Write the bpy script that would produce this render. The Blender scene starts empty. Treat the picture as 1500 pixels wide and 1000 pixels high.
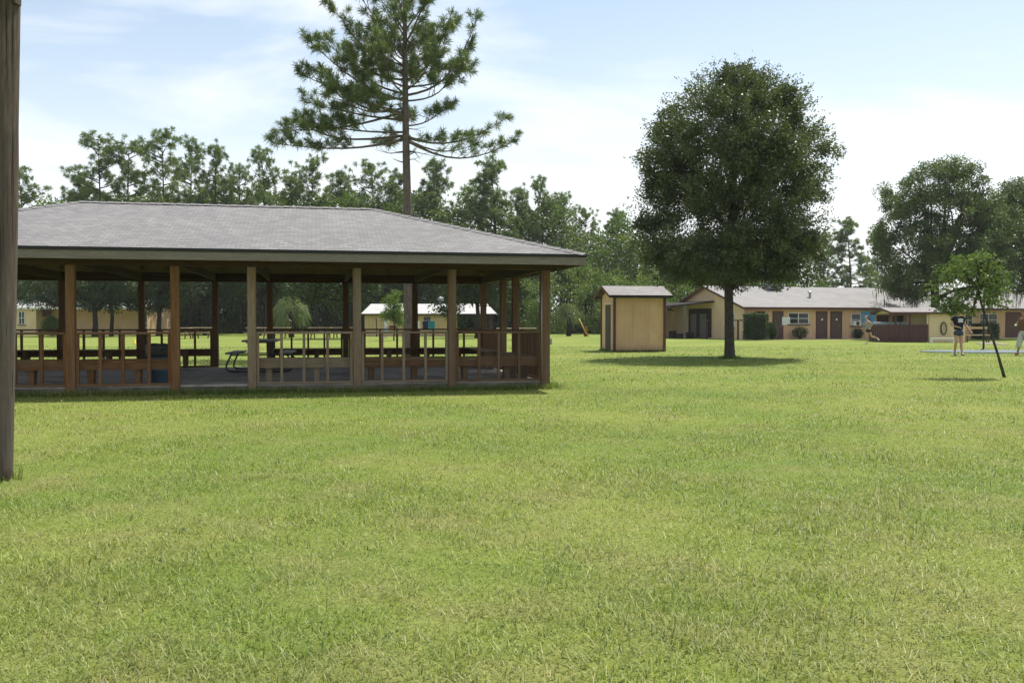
import bpy, math, random
import numpy as np
from mathutils import Vector, Matrix
C = bpy.context
sc = C.scene
COL = sc.collection
R = math.radians
F, H, HZ = 1350.0, 1.35, 471.0          # focal length (px of a 1500 px wide picture), eye height, horizon row

def X(px, Y): return (px - 750.0) / F * Y
def Z(py, Y): return H + (HZ - py) / F * Y
def GY(py): return F * H / (py - HZ)
def G(px, py):
    Y = GY(py); return X(px, Y), Y
def S(r, g, b):
    f = lambda c: (c/255/12.92) if c/255 <= 0.04045 else ((c/255+0.055)/1.055)**2.4
    return (f(r), f(g), f(b), 1)

# ------------------------------------------------------------------ materials
MAT = {}
def newmat(name):
    m = bpy.data.materials.new(name); m.use_nodes = True
    nt = m.node_tree; nt.nodes.clear()
    out = nt.nodes.new('ShaderNodeOutputMaterial')
    b = nt.nodes.new('ShaderNodeBsdfPrincipled')
    nt.links.new(b.outputs[0], out.inputs[0])
    MAT[name] = m
    return m, nt, b, out
def nd(nt, t, **kw):
    n = nt.nodes.new(t)
    for k, v in kw.items():
        if k in n.inputs: n.inputs[k].default_value = v
        else: setattr(n, k, v)
    return n
def ramp(nt, fac, stops):
    r = nt.nodes.new('ShaderNodeValToRGB')
    e = r.color_ramp.elements
    while len(e) < len(stops): e.new(0.5)
    for i, (p, c) in enumerate(stops):
        e[i].position = p; e[i].color = c if len(c) == 4 else (*c, 1)
    nt.links.new(fac, r.inputs[0])
    return r.outputs[0]
def coords(nt, scale=(1, 1, 1), kind='Object'):
    tc = nt.nodes.new('ShaderNodeTexCoord'); mp = nt.nodes.new('ShaderNodeMapping')
    mp.inputs['Scale'].default_value = scale
    nt.links.new(tc.outputs[kind], mp.inputs['Vector'])
    return mp.outputs[0]
def noise(nt, vec, scale=5, detail=5, rough=.6, dist=0):
    n = nt.nodes.new('ShaderNodeTexNoise')
    n.inputs['Scale'].default_value = scale; n.inputs['Detail'].default_value = detail
    n.inputs['Roughness'].default_value = rough; n.inputs['Distortion'].default_value = dist
    if vec is not None: nt.links.new(vec, n.inputs['Vector'])
    return n.outputs['Fac']
def mix(nt, fac, a, b, mode='MIX'):
    m = nt.nodes.new('ShaderNodeMix'); m.data_type = 'RGBA'; m.blend_type = mode
    for sock, v in ((m.inputs[0], fac), (m.inputs[6], a), (m.inputs[7], b)):
        if isinstance(v, (int, float)): sock.default_value = v
        elif isinstance(v, tuple): sock.default_value = v if len(v) == 4 else (*v, 1)
        else: nt.links.new(v, sock)
    return m.outputs[2]
def bump(nt, b, h, strength=.3, dist=.01):
    n = nt.nodes.new('ShaderNodeBump'); n.inputs['Strength'].default_value = strength; n.inputs['Distance'].default_value = dist
    nt.links.new(h, n.inputs['Height']); nt.links.new(n.outputs[0], b.inputs['Normal'])

def mottled(name, c1, c2, scale=4, stretch=(1, 1, 1), rough=.8, bmp=.25, bd=.01, spots=None, metal=0, detail=6, lo=.3, hi=.7):
    m, nt, b, o = newmat(name)
    v = coords(nt, stretch)
    n = noise(nt, v, scale, detail)
    col = ramp(nt, n, [(lo, c1), (hi, c2)])
    if spots:
        sp = noise(nt, coords(nt, tuple(.5*k for k in stretch)), spots[1], 4)
        f = ramp(nt, sp, [(spots[2], (0, 0, 0, 1)), (spots[2]+.12, (1, 1, 1, 1))])
        col = mix(nt, f, col, spots[0])
    nt.links.new(col, b.inputs['Base Color'])
    b.inputs['Roughness'].default_value = rough; b.inputs['Metallic'].default_value = metal
    if rough >= .8: b.inputs['Specular IOR Level'].default_value = .15
    if bmp: bump(nt, b, n, bmp, bd)
    return m
def wood(name, c1, c2, grey, axis='z', rough=.85, knots=True):
    m, nt, b, o = newmat(name)
    st = {'z': (14, 14, .9), 'x': (.9, 14, 14), 'y': (14, .9, 14)}[axis]
    v = coords(nt, st); n = noise(nt, v, 3.2, 8, .65, .4)
    col = ramp(nt, n, [(.28, c1), (.68, c2)])
    w = noise(nt, coords(nt, tuple(.22*k for k in st)), 3, 5)
    wf = ramp(nt, w, [(.42, (0, 0, 0, 1)), (.66, (1, 1, 1, 1))])
    col = mix(nt, wf, col, grey)
    fine = noise(nt, coords(nt, tuple(3*k for k in st)), 4, 4)
    col = mix(nt, .45, col, ramp(nt, fine, [(.3, (.25, .25, .25, 1)), (.65, (1, 1, 1, 1))]), 'MULTIPLY')
    rnd = nt.nodes.new('ShaderNodeObjectInfo')
    k = ramp(nt, rnd.outputs['Random'], [(0, (.72, .72, .72, 1)), (1, (1.0, 1.0, 1.0, 1))])
    col = mix(nt, .8, col, k, 'MULTIPLY')
    nt.links.new(col, b.inputs['Base Color']); b.inputs['Roughness'].default_value = rough; b.inputs['Specular IOR Level'].default_value = .2
    bump(nt, b, n, .5, .006)
    return m
def leafmat(name, cols, trans=.35, rough=.55, spec=.35):
    """foliage: colour differs per leaf (attribute rnd) and in broad clumps"""
    m, nt, b, o = newmat(name)
    at = nt.nodes.new('ShaderNodeAttribute'); at.attribute_name = 'rnd'
    n = noise(nt, coords(nt), .9, 3)
    a = nt.nodes.new('ShaderNodeMath'); a.operation = 'MULTIPLY_ADD'; a.inputs[1].default_value = .55
    nt.links.new(at.outputs['Fac'], a.inputs[0])
    s = nt.nodes.new('ShaderNodeMath'); s.operation = 'MULTIPLY'; s.inputs[1].default_value = .45
    nt.links.new(n, s.inputs[0]); nt.links.new(s.outputs[0], a.inputs[2])
    col = ramp(nt, a.outputs[0], [(i/(len(cols)-1)*.8+.1, c) for i, c in enumerate(cols)])
    nt.links.new(col, b.inputs['Base Color']); b.inputs['Roughness'].default_value = rough
    b.inputs['Specular IOR Level'].default_value = spec
    t = nt.nodes.new('ShaderNodeBsdfTranslucent')
    tc = mix(nt, 1.0, col, (1.5, 1.6, .6, 1), 'MULTIPLY'); nt.links.new(tc, t.inputs[0])
    mx = nt.nodes.new('ShaderNodeMixShader'); mx.inputs[0].default_value = trans
    nt.links.new(b.outputs[0], mx.inputs[1]); nt.links.new(t.outputs[0], mx.inputs[2])
    nt.links.new(mx.outputs[0], o.inputs[0])
    return m
def plain(name, c, rough=.6, metal=0): return mottled(name, tuple(.85*k for k in c[:3]), c[:3], 9, rough=rough, bmp=.08, metal=metal)

for ax in 'zxy':
    wood('stained_'+ax, (.12, .052, .018), (.29, .14, .058), (.23, .14, .08), ax)
    wood('weathered_'+ax, (.18, .115, .068), (.36, .26, .165), (.30, .245, .185), ax)
    wood('brown_'+ax, (.10, .05, .025), (.22, .12, .062), (.19, .135, .085), ax)
wood('fascia_grey', (.16, .135, .11), (.30, .26, .215), (.235, .215, .185), 'x')
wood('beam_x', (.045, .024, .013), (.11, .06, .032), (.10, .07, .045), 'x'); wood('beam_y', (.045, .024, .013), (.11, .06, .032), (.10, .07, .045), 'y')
wood('fascia_grey_y', (.16, .15, .13), (.30, .285, .25), (.23, .235, .22), 'y')
wood('ply', (.07, .045, .028), (.15, .095, .058), (.11, .085, .06), 'x')
wood('pole_wood', (.035, .026, .02), (.17, .13, .10), (.12, .10, .085), 'z')
m = MAT['pole_wood']; nt = m.node_tree; b = next(n for n in nt.nodes if n.type == 'BSDF_PRINCIPLED'); base = b.inputs['Base Color'].links[0].from_socket
ck = noise(nt, coords(nt, (22, 22, .45)), 1.3, 4, .55, .3)
c1 = mix(nt, ramp(nt, ck, [(.36, (1, 1, 1, 1)), (.43, (0, 0, 0, 1))]), base, (.014, .011, .009, 1))
bl = noise(nt, coords(nt, (2.5, 2.5, .8)), 1.5, 5, .6); c1 = mix(nt, ramp(nt, bl, [(.45, (0, 0, 0, 1)), (.7, (.7, .7, .7, 1))]), c1, (.055, .040, .030, 1))
nt.links.new(c1, b.inputs['Base Color'])
wood('sunlit_plank', (.5, .33, .17), (.72, .5, .28), (.6, .5, .36), 'x')
mottled('concrete', (.28, .245, .21), (.42, .38, .335), 3, rough=.9, spots=((.19, .165, .14), 2.2, .52))
mottled('stained_edge', (.055, .045, .035), (.19, .165, .135), 2.5, (1, 1, 2), rough=.95, bmp=.3)
mottled('bark', (.03, .026, .021), (.095, .08, .064), 7, (3, 3, .7), rough=.9, bmp=.9, bd=.03)
mottled('pine_bark', (.07, .055, .048), (.21, .17, .145), 7, (3, 3, .8), rough=.9, bmp=.9, bd=.03)
mottled('far_bark', (.02, .017, .014), (.05, .041, .033), 3, rough=.9, bmp=0)
mottled('metal_black', (.012, .012, .013), (.03, .03, .032), 20, rough=.45, bmp=0)
mottled('table_grey', (.10, .105, .11), (.17, .175, .18), 12, rough=.6, bmp=.05)
mottled('drum_blue', (.035, .075, .12), (.055, .11, .17), 5, rough=.5, bmp=.05)
mottled('bag_black', (.008, .008, .009), (.018, .018, .02), 14, rough=.4, bmp=.8, bd=.03)
mottled('cream_wall', (.58, .39, .24), (.68, .465, .295), 1.6, (1, 1, .6), rough=.85, bmp=.1)
m = mottled('shed_wall', (.53, .35, .20), (.65, .44, .265), 1.8, (1, 1, .5), rough=.85, bmp=.12)
nt = m.node_tree; b = next(n for n in nt.nodes if n.type == 'BSDF_PRINCIPLED'); base = b.inputs['Base Color'].links[0].from_socket
tc = nt.nodes.new('ShaderNodeTexCoord'); sx = nt.nodes.new('ShaderNodeSeparateXYZ'); nt.links.new(tc.outputs['Object'], sx.inputs[0])
mr = nt.nodes.new('ShaderNodeMapRange'); mr.inputs[1].default_value = .55; mr.inputs[2].default_value = 0; nt.links.new(sx.outputs[2], mr.inputs[0])
ns = noise(nt, coords(nt, (3, 3, 1.5)), 3, 6, .7); ml = nd(nt, 'ShaderNodeMath', operation='MULTIPLY'); nt.links.new(mr.outputs[0], ml.inputs[0]); nt.links.new(ns, ml.inputs[1])
c1 = mix(nt, ramp(nt, ml.outputs[0], [(.2, (0, 0, 0, 1)), (.6, (.75, .75, .75, 1))]), base, (.20, .16, .10, 1))
st = noise(nt, coords(nt, (9, 9, .35)), 2, 5, .6); c1 = mix(nt, ramp(nt, st, [(.55, (0, 0, 0, 1)), (.8, (.35, .35, .35, 1))]), c1, (.30, .22, .13, 1))
nt.links.new(c1, b.inputs['Base Color'])
mottled('pale_wall', (.62, .48, .29), (.70, .56, .36), 1.6, (1, 1, .6), rough=.85, bmp=.1)
mottled('red_trim', (.055, .018, .014), (.11, .034, .026), 5, rough=.65, bmp=.1)
mottled('red_fence', (.055, .018, .015), (.095, .031, .025), 5, (3, 3, .6), rough=.7, bmp=.1)
mottled('door_brown', (.06, .03, .024), (.10, .052, .042), 5, rough=.6, bmp=.1)
mottled('dark_door', (.03, .022, .018), (.055, .042, .034), 5, (6, 6, .5), rough=.7, bmp=.2)
mottled('dark_shade', (.02, .018, .016), (.04, .036, .032), 4, rough=.9, bmp=0)
mottled('roof_metal', (.40, .385, .365), (.50, .485, .46), 1.2, (1, .25, 1), rough=.6, bmp=.05)
mottled('roof_white', (.36, .35, .34), (.44, .43, .42), 1.2, rough=.6, bmp=.05)
mottled('white_paint', (.62, .62, .60), (.78, .78, .76), 6, rough=.6, bmp=.05)
mottled('grey_wood', (.10, .095, .085), (.20, .19, .17), 5, (6, 6, .6), rough=.9)
mottled('court_blue', (.13, .155, .185), (.17, .195, .225), 2, rough=.85, bmp=.1)
mottled('pale_stone', (.30, .27, .23), (.40, .37, .31), 3, rough=.9)
mottled('mural_blue', (.05, .22, .42), (.16, .42, .62), 1.2, rough=.6, bmp=0, spots=((.25, .12, .42), 3.5, .6), detail=3)
mottled('plastic_pale', (.34, .44, .47), (.45, .55, .58), 3, rough=.4, bmp=0)
plain('glass_dark', (.02, .024, .03), .12)
plain('hose_green', (.03, .04, .025), .5)
plain('yellow', (.75, .55, .03), .5); plain('yellow_pole', (.55, .36, .08), .6); plain('rust', (.22, .06, .02), .8)
plain('skin', (.47, .27, .18), .55); plain('skin_tan', (.33, .17, .10), .55)
plain('navy', (.012, .015, .03), .85); plain('black_cloth', (.015, .015, .018), .85); plain('denim', (.05, .07, .12), .85)
plain('grey_cloth', (.30, .31, .28), .85); plain('pale_grey_cloth', (.48, .48, .47), .9); plain('brown_hair', (.10, .045, .022), .6)
plain('dark_hair', (.02, .014, .01), .6); plain('white_cloth', (.75, .76, .78), .8); plain('pale_blue_cloth', (.45, .58, .68), .85)
plain('blue_shoe', (.02, .12, .32), .6); plain('white_shoe', (.7, .7, .72), .6); plain('red_shoe', (.30, .06, .05), .6)
plain('green_bright', (.10, .75, .08), .5); plain('red_cloth', (.55, .05, .06), .8); plain('teal_cloth', (.02, .22, .28), .9); plain('navy_towel', (.02, .025, .09), .9)
plain('brown_cloth', (.16, .075, .04), .85); plain('eye_dark', (.01, .01, .01), .2)
plain('galv', (.30, .31, .32), .45, .6)

leafmat('oak_leaf', [(.030, .048, .017), (.056, .082, .027), (.088, .115, .040), (.15, .17, .065)], .18, .45, .5)
leafmat('moss_oak_leaf', [(.038, .062, .022), (.068, .102, .032), (.105, .145, .044), (.15, .185, .06)], .22, .5, .4)
leafmat('pine_leaf', [(.060, .092, .044), (.092, .132, .058), (.125, .168, .062), (.18, .20, .07)], .3, .45, .5)
leafmat('far_pine_leaf', [(.076, .120, .046), (.105, .155, .055), (.135, .185, .060), (.175, .21, .07)], .3, .5)
leafmat('wood_leaf', [(.032, .054, .016), (.062, .102, .024), (.105, .158, .032), (.165, .215, .045)], .3, .6)
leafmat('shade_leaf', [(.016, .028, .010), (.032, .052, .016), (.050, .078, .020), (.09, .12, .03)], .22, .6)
leafmat('young_leaf', [(.06, .10, .022), (.095, .15, .03), (.13, .20, .04), (.19, .25, .06)], .35, .5)
leafmat('sapling_leaf', [(.055, .090, .036), (.086, .132, .048), (.12, .168, .062), (.165, .205, .085)], .38, .6, .2)
leafmat('hedge_leaf', [(.018, .04, .012), (.03, .06, .016), (.05, .09, .022), (.08, .13, .03)], .2, .5)
leafmat('palm_leaf', [(.07, .11, .045), (.11, .15, .06), (.17, .20, .09), (.26, .26, .14)], .25, .45)
leafmat('moss', [(.07, .075, .055), (.10, .105, .08), (.14, .145, .11)], .3, .9, .1)

def grass_col(nt, rnd, far):
    v = coords(nt)
    n1 = noise(nt, v, .22, 4, .55); n2 = noise(nt, v, 1.1, 4, .6); n3 = noise(nt, v, 6, 3, .6)
    base = ramp(nt, n1, [(.30, (.150, .225, .046)), (.5, (.202, .256, .058)), (.70, (.265, .296, .080))])
    sx = nt.nodes.new('ShaderNodeSeparateXYZ'); nt.links.new(v, sx.inputs[0])
    dr = nt.nodes.new('ShaderNodeMapRange'); dr.inputs[1].default_value = 10; dr.inputs[2].default_value = 3.5; dr.inputs[3].default_value = 0; dr.inputs[4].default_value = .085
    nt.links.new(sx.outputs[1], dr.inputs[0])
    ad = nd(nt, 'ShaderNodeMath', operation='ADD'); nt.links.new(n2, ad.inputs[0]); nt.links.new(dr.outputs[0], ad.inputs[1])
    straw = ramp(nt, ad.outputs[0], [(.50, (0, 0, 0, 1)), (.78, (.8, .8, .8, 1))])
    col = mix(nt, straw, base, (.262, .250, .100, 1))
    return v, n1, n2, n3, col
# lawn sheet
m, nt, b, o = newmat('lawn')
v, n1, n2, n3, col = grass_col(nt, None, True)
nf = noise(nt, coords(nt, (1, 1, 1)), 38, 4, .7)
col = mix(nt, .75, col, ramp(nt, nf, [(.25, (.45, .42, .32, 1)), (.7, (1.12, 1.12, 1.1, 1))]), 'MULTIPLY')
col = mix(nt, .5, col, ramp(nt, n3, [(.3, (.72, .74, .62, 1)), (.7, (1.1, 1.1, 1.05, 1))]), 'MULTIPLY')
# near the viewer's end of the lawn the mown thatch shows between the blades; bare stretches by the trees
nt.links.new(col, b.inputs['Base Color']); b.inputs['Roughness'].default_value = .95; b.inputs['Specular IOR Level'].default_value = .1
bump(nt, b, nf, .9, .03)
# blades
m, nt, b, o = newmat('grass_blade')
at = nt.nodes.new('ShaderNodeAttribute'); at.attribute_name = 'rnd'
v, n1, n2, n3, col = grass_col(nt, None, False)
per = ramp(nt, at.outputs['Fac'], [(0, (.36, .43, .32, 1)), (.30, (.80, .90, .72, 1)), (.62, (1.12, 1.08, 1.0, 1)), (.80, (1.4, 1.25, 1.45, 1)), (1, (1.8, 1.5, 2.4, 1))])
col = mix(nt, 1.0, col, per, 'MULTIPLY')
nt.links.new(col, b.inputs['Base Color']); b.inputs['Roughness'].default_value = .5; b.inputs['Specular IOR Level'].default_value = .35
t = nt.nodes.new('ShaderNodeBsdfTranslucent'); nt.links.new(mix(nt, 1.0, col, (1.25, 1.3, .7, 1), 'MULTIPLY'), t.inputs[0])
mx = nt.nodes.new('ShaderNodeMixShader'); mx.inputs[0].default_value = .35
nt.links.new(b.outputs[0], mx.inputs[1]); nt.links.new(t.outputs[0], mx.inputs[2]); nt.links.new(mx.outputs[0], o.inputs[0])
# shingles (uv in metres)
def shingles(name, c1, c2, dark, w=.17, h=.135):
    m, nt, b, o = newmat(name)
    tc = nt.nodes.new('ShaderNodeTexCoord')
    br = nt.nodes.new('ShaderNodeTexBrick'); br.offset = .5; br.squash = 1
    nt.links.new(tc.outputs['UV'], br.inputs['Vector'])
    br.inputs['Scale'].default_value = 1; br.inputs['Brick Width'].default_value = w; br.inputs['Row Height'].default_value = h
    br.inputs['Mortar Size'].default_value = .005; br.inputs['Mortar Smooth'].default_value = .1; br.inputs['Bias'].default_value = -.1
    br.inputs['Color1'].default_value = (*c1, 1); br.inputs['Color2'].default_value = (*c2, 1); br.inputs['Mortar'].default_value = (*dark, 1)
    n = noise(nt, tc.outputs['UV'], .7, 5); g = noise(nt, tc.outputs['UV'], 60, 3, .7)
    col = mix(nt, .8, br.outputs['Color'], ramp(nt, n, [(.3, (.78, .76, .76, 1)), (.7, (1.08, 1.06, 1.05, 1))]), 'MULTIPLY')
    col = mix(nt, .5, col, ramp(nt, g, [(.3, (.7, .7, .7, 1)), (.7, (1.15, 1.15, 1.15, 1))]), 'MULTIPLY')
    st = noise(nt, tc.outputs['UV'], .35, 6, .7)
    col = mix(nt, ramp(nt, st, [(.52, (0, 0, 0, 1)), (.74, (.55, .55, .55, 1))]), col, dark + (1,))
    nt.links.new(col, b.inputs['Base Color']); b.inputs['Roughness'].default_value = .9
    sp = nt.nodes.new('ShaderNodeSeparateXYZ'); nt.links.new(tc.outputs['UV'], sp.inputs[0])
    dv_ = nd(nt, 'ShaderNodeMath', operation='DIVIDE'); nt.links.new(sp.outputs[1], dv_.inputs[0]); dv_.inputs[1].default_value = h
    fr_ = nd(nt, 'ShaderNodeMath', operation='FRACT'); nt.links.new(dv_.outputs[0], fr_.inputs[0])
    col = mix(nt, ramp(nt, fr_.outputs[0], [(.08, (.75, .75, .75, 1)), (.2, (0, 0, 0, 1))]), col, dark + (1,))  # darker band per course paints the shadow under each shingle edge
    nt.links.new(col, b.inputs['Base Color'])
    inv = nt.nodes.new('ShaderNodeMath'); inv.operation = 'SUBTRACT'; inv.inputs[0].default_value = 1
    nt.links.new(br.outputs['Fac'], inv.inputs[1]); bump(nt, b, inv.outputs[0], .6, .008)
    return m
shingles('shingle_grey', (.168, .165, .166), (.24, .236, .235), (.10, .096, .096))
shingles('shingle_shed', (.24, .225, .215), (.30, .285, .275), (.14, .13, .125))
shingles('shingle_far', (.225, .222, .217), (.265, .262, .256), (.24, .225, .21), .5, .2)
shingles('shingle_dark', (.035, .032, .032), (.06, .055, .055), (.02, .02, .02), .26, .135)
# vertical grooved siding
def siding(name, c, groove, pitch, along='x'):
    m, nt, b, o = newmat(name)
    tc = nt.nodes.new('ShaderNodeTexCoord')
    w = nt.nodes.new('ShaderNodeTexWave'); w.wave_type = 'BANDS'; w.bands_direction = along.upper(); w.wave_profile = 'SAW'
    w.inputs['Scale'].default_value = 1/(pitch*3.18); w.inputs['Distortion'].default_value = 0
    nt.links.new(tc.outputs['Object'], w.inputs['Vector'])
    f = ramp(nt, w.outputs['Fac'], [(.0, (1, 1, 1, 1)), (.06, (0, 0, 0, 1))])
    n = noise(nt, coords(nt, (1, 1, .5)), 1.6, 5)
    col = ramp(nt, n, [(.3, tuple(.85*k for k in c)), (.7, c)])
    col = mix(nt, f, col, groove + (1,))
    nt.links.new(col, b.inputs['Base Color']); b.inputs['Roughness'].default_value = .85
    return m
siding('siding_cream', (.68, .435, .26), (.26, .16, .075), .30)
siding('siding_gable', (.69, .50, .325), (.30, .20, .10), .30, 'y')
siding('siding_cabin', (.62, .46, .24), (.22, .14, .06), .38)

# ------------------------------------------------------------------ mesh helpers
class MB:
    def __init__(s): s.v = []; s.f = []; s.uv = []
    def add(s, verts, faces, uvs=None):
        o = len(s.v); s.v += [tuple(p) for p in verts]
        for i, f in enumerate(faces):
            s.f.append([k+o for k in f]); s.uv.append(uvs[i] if uvs else None)
    def box(s, c, d, rz=0, taper=1.0, M=None):
        hx, hy, hz = d[0]/2, d[1]/2, d[2]/2
        vs = []
        for sx, sy, sz in ((-1,-1,-1),(1,-1,-1),(1,1,-1),(-1,1,-1),(-1,-1,1),(1,-1,1),(1,1,1),(-1,1,1)):
            t = taper if sz < 0 else 1.0
            p = Vector((sx*hx*t, sy*hy*t, sz*hz))
            if M is not None: p = M @ p
            if rz: p = Matrix.Rotation(rz, 3, 'Z') @ p
            vs.append(p + Vector(c))
        s.add(vs, [(3,2,1,0),(4,5,6,7),(0,1,5,4),(1,2,6,5),(2,3,7,6),(3,0,4,7)])
        return s
    def bar(s, a, b, w, h, up=(0, 0, 1)):
        a, b = Vector(a), Vector(b); d = (b-a); L = d.length; d.normalize()
        x = d.cross(Vector(up))
        if x.length < 1e-4: x = d.cross(Vector((1, 0, 0)))
        x.normalize(); y = x.cross(d)
        vs = []
        for e in (a, b):
            for sx, sy in ((-1,-1),(1,-1),(1,1),(-1,1)): vs.append(e + x*sx*w/2 + y*sy*h/2)
        s.add(vs, [(0,1,2,3),(7,6,5,4),(0,4,5,1),(1,5,6,2),(2,6,7,3),(3,7,4,0)])
        return s
    def tube(s, pts, rad, n=8, cap=True):
        pts = [Vector(p) for p in pts]
        if isinstance(rad, (int, float)): rad = [rad]*len(pts)
        base = len(s.v); ref = None
        for i, p in enumerate(pts):
            d = (pts[min(i+1, len(pts)-1)] - pts[max(i-1, 0)])
            if d.length < 1e-9: d = Vector((0, 0, 1))
            d.normalize()
            if ref is None:
                ref = d.cross(Vector((0, 1, 0)))
                if ref.length < .1: ref = d.cross(Vector((1, 0, 0)))
            x = (ref - d*ref.dot(d)); x.normalize(); ref = x; y = d.cross(x)
            for k in range(n):
                a = 2*math.pi*k/n
                s.v.append(tuple(p + (x*math.cos(a) + y*math.sin(a))*rad[i]))
        for i in range(len(pts)-1):
            for k in range(n):
                k2 = (k+1) % n
                s.f.append([base+i*n+k, base+i*n+k2, base+(i+1)*n+k2, base+(i+1)*n+k]); s.uv.append(None)
        if cap:
            s.f.append([base+k for k in range(n)][::-1]); s.uv.append(None)
            e = base+(len(pts)-1)*n; s.f.append([e+k for k in range(n)]); s.uv.append(None)
        return s
    def quad(s, a, b, c, d, uv=None): s.add([a, b, c, d], [(0, 1, 2, 3)], [uv] if uv else None); return s
    def lathe(s, c, prof, n=20):
        b0 = len(s.v)
        for r, z in prof:
            for k in range(n):
                a = 2*math.pi*k/n; s.v.append((c[0]+r*math.cos(a), c[1]+r*math.sin(a), c[2]+z))
        for i in range(len(prof)-1):
            for k in range(n):
                k2 = (k+1) % n; s.f.append([b0+i*n+k, b0+i*n+k2, b0+(i+1)*n+k2, b0+(i+1)*n+k]); s.uv.append(None)
        s.f.append([b0+k for k in range(n)][::-1]); s.uv.append(None)
        e = b0+(len(prof)-1)*n; s.f.append([e+k for k in range(n)]); s.uv.append(None)
        return s
    def build(s, name, mat, parent=None, smooth=False, bevel=0):
        me = bpy.data.meshes.new(name); me.from_pydata(s.v, [], s.f)
        if any(u for u in s.uv):
            l = me.uv_layers.new(name='UVMap'); i = 0
            for f, u in zip(s.f, s.uv):
                for k in range(len(f)):
                    l.data[i].uv = u[k] if u else (0, 0); i += 1
        me.materials.append(MAT[mat])
        if smooth:
            for p in me.polygons: p.use_smooth = True
        o = bpy.data.objects.new(name, me); COL.objects.link(o)
        if parent: o.parent = parent
        if bevel:
            md = o.modifiers.new('Bevel', 'BEVEL'); md.width = bevel; md.segments = 1
        return o
def tag(o, label, cat=None, group=None, kind=None):
    if label: o['label'] = label
    if cat: o['category'] = cat
    if group: o['group'] = group
    if kind: o['kind'] = kind
    return o
def thing(name, loc, label, cat, group=None, rz=0):
    o = bpy.data.objects.new(name, None); COL.objects.link(o); o.empty_display_size = .2
    o.location = loc; o.rotation_euler = (0, 0, rz)
    return tag(o, label, cat, group)
def dup(o, loc, rz=None, label=None, scale=None):
    c = o.copy(); COL.objects.link(c); c.location = loc
    if rz is not None: c.rotation_euler = (0, 0, rz)
    if label: c['label'] = label
    if scale is not None: c.scale = scale
    for ch in list(o.children):
        d = ch.copy(); COL.objects.link(d); d.parent = c
        for g in list(ch.children):
            e = g.copy(); COL.objects.link(e); e.parent = d
    return c
def npmesh(name, V, faces, mat, rnd=None, parent=None):
    """faces: list of (M,k) index arrays"""
    me = bpy.data.meshes.new(name)
    me.vertices.add(len(V)); me.vertices.foreach_set('co', np.asarray(V, np.float32).ravel())
    li = np.concatenate([f.ravel() for f in faces]).astype(np.int32)
    st = []; o = 0
    for f in faces:
        st.append(o + np.arange(len(f))*f.shape[1]); o += f.size
    st = np.concatenate(st).astype(np.int32)
    me.loops.add(len(li)); me.loops.foreach_set('vertex_index', li)
    me.polygons.add(len(st)); me.polygons.foreach_set('loop_start', st)
    me.update(calc_edges=True)
    if rnd is not None:
        a = me.attributes.new('rnd', 'FLOAT', 'POINT'); a.data.foreach_set('value', np.asarray(rnd, np.float32))
    me.materials.append(MAT[mat])
    ob = bpy.data.objects.new(name, me); COL.objects.link(ob)
    if parent: ob.parent = parent
    return ob
def unit(a): return a/np.maximum(np.linalg.norm(a, axis=1, keepdims=True), 1e-9)
def leaf_arrays(rng, P, D, L, W, droop=0.0):
    """rhombic leaves: points P, directions D, length L, width W"""
    n = len(P); D = unit(D)
    U = unit(np.cross(D, rng.normal(size=(n, 3))))
    N = np.cross(D, U)
    L = (L*np.ones(n)*rng.uniform(.7, 1.25, n))[:, None]; W = (W*np.ones(n)*rng.uniform(.75, 1.2, n))[:, None]
    V = np.empty((n, 4, 3)); V[:, 0] = P
    V[:, 1] = P + D*L*.5 + U*W*.5 + N*L*.06; V[:, 2] = P + D*L - N*L*.05; V[:, 2, 2] -= droop*L[:, 0]
    V[:, 3] = P + D*L*.5 - U*W*.5 + N*L*.06
    Fq = np.arange(n*4).reshape(n, 4)
    return V.reshape(-1, 3), Fq, np.repeat(rng.uniform(0, 1, n), 4)
def clump_leaves(rng, centers, radii, per, L, W, flat=.75, out=None, tone=.5):
    """leaves spread through little clumps; each clump has its own tone"""
    k = len(centers); cid = np.repeat(np.arange(k), per); n = len(cid)
    d = rng.normal(size=(n, 3)); d = unit(d)*(rng.uniform(0, 1, (n, 1))**.5); d[:, 2] *= flat
    P = centers[cid] + d*radii[cid][:, None]
    D = unit(d)*.6 + rng.normal(size=(n, 3))*.6
    if out is not None: D = D + unit(P-out)*.5
    V, Fq, r = leaf_arrays(rng, P, D, L, W, .1)
    ct = rng.uniform(0, 1, k)[cid]
    r = np.clip(r*(1-tone) + np.repeat(ct, 4)*tone, 0, 1)
    return V, Fq, r
def limb(mb, a, b, r0, r1, rng, sag=.12, n=6):
    a, b = Vector(a), Vector(b); L = (b-a).length; pts = []; rad = []
    off = Vector(rng.normal(size=3))*L*.05
    for i in range(n+1):
        t = i/n
        p = a.lerp(b, t) + off*math.sin(t*math.pi) + Vector((0, 0, -sag*L*math.sin(t*math.pi)))
        pts.append(p); rad.append(r0+(r1-r0)*t)
    mb.tube(pts, rad, 6); return pts

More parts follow.
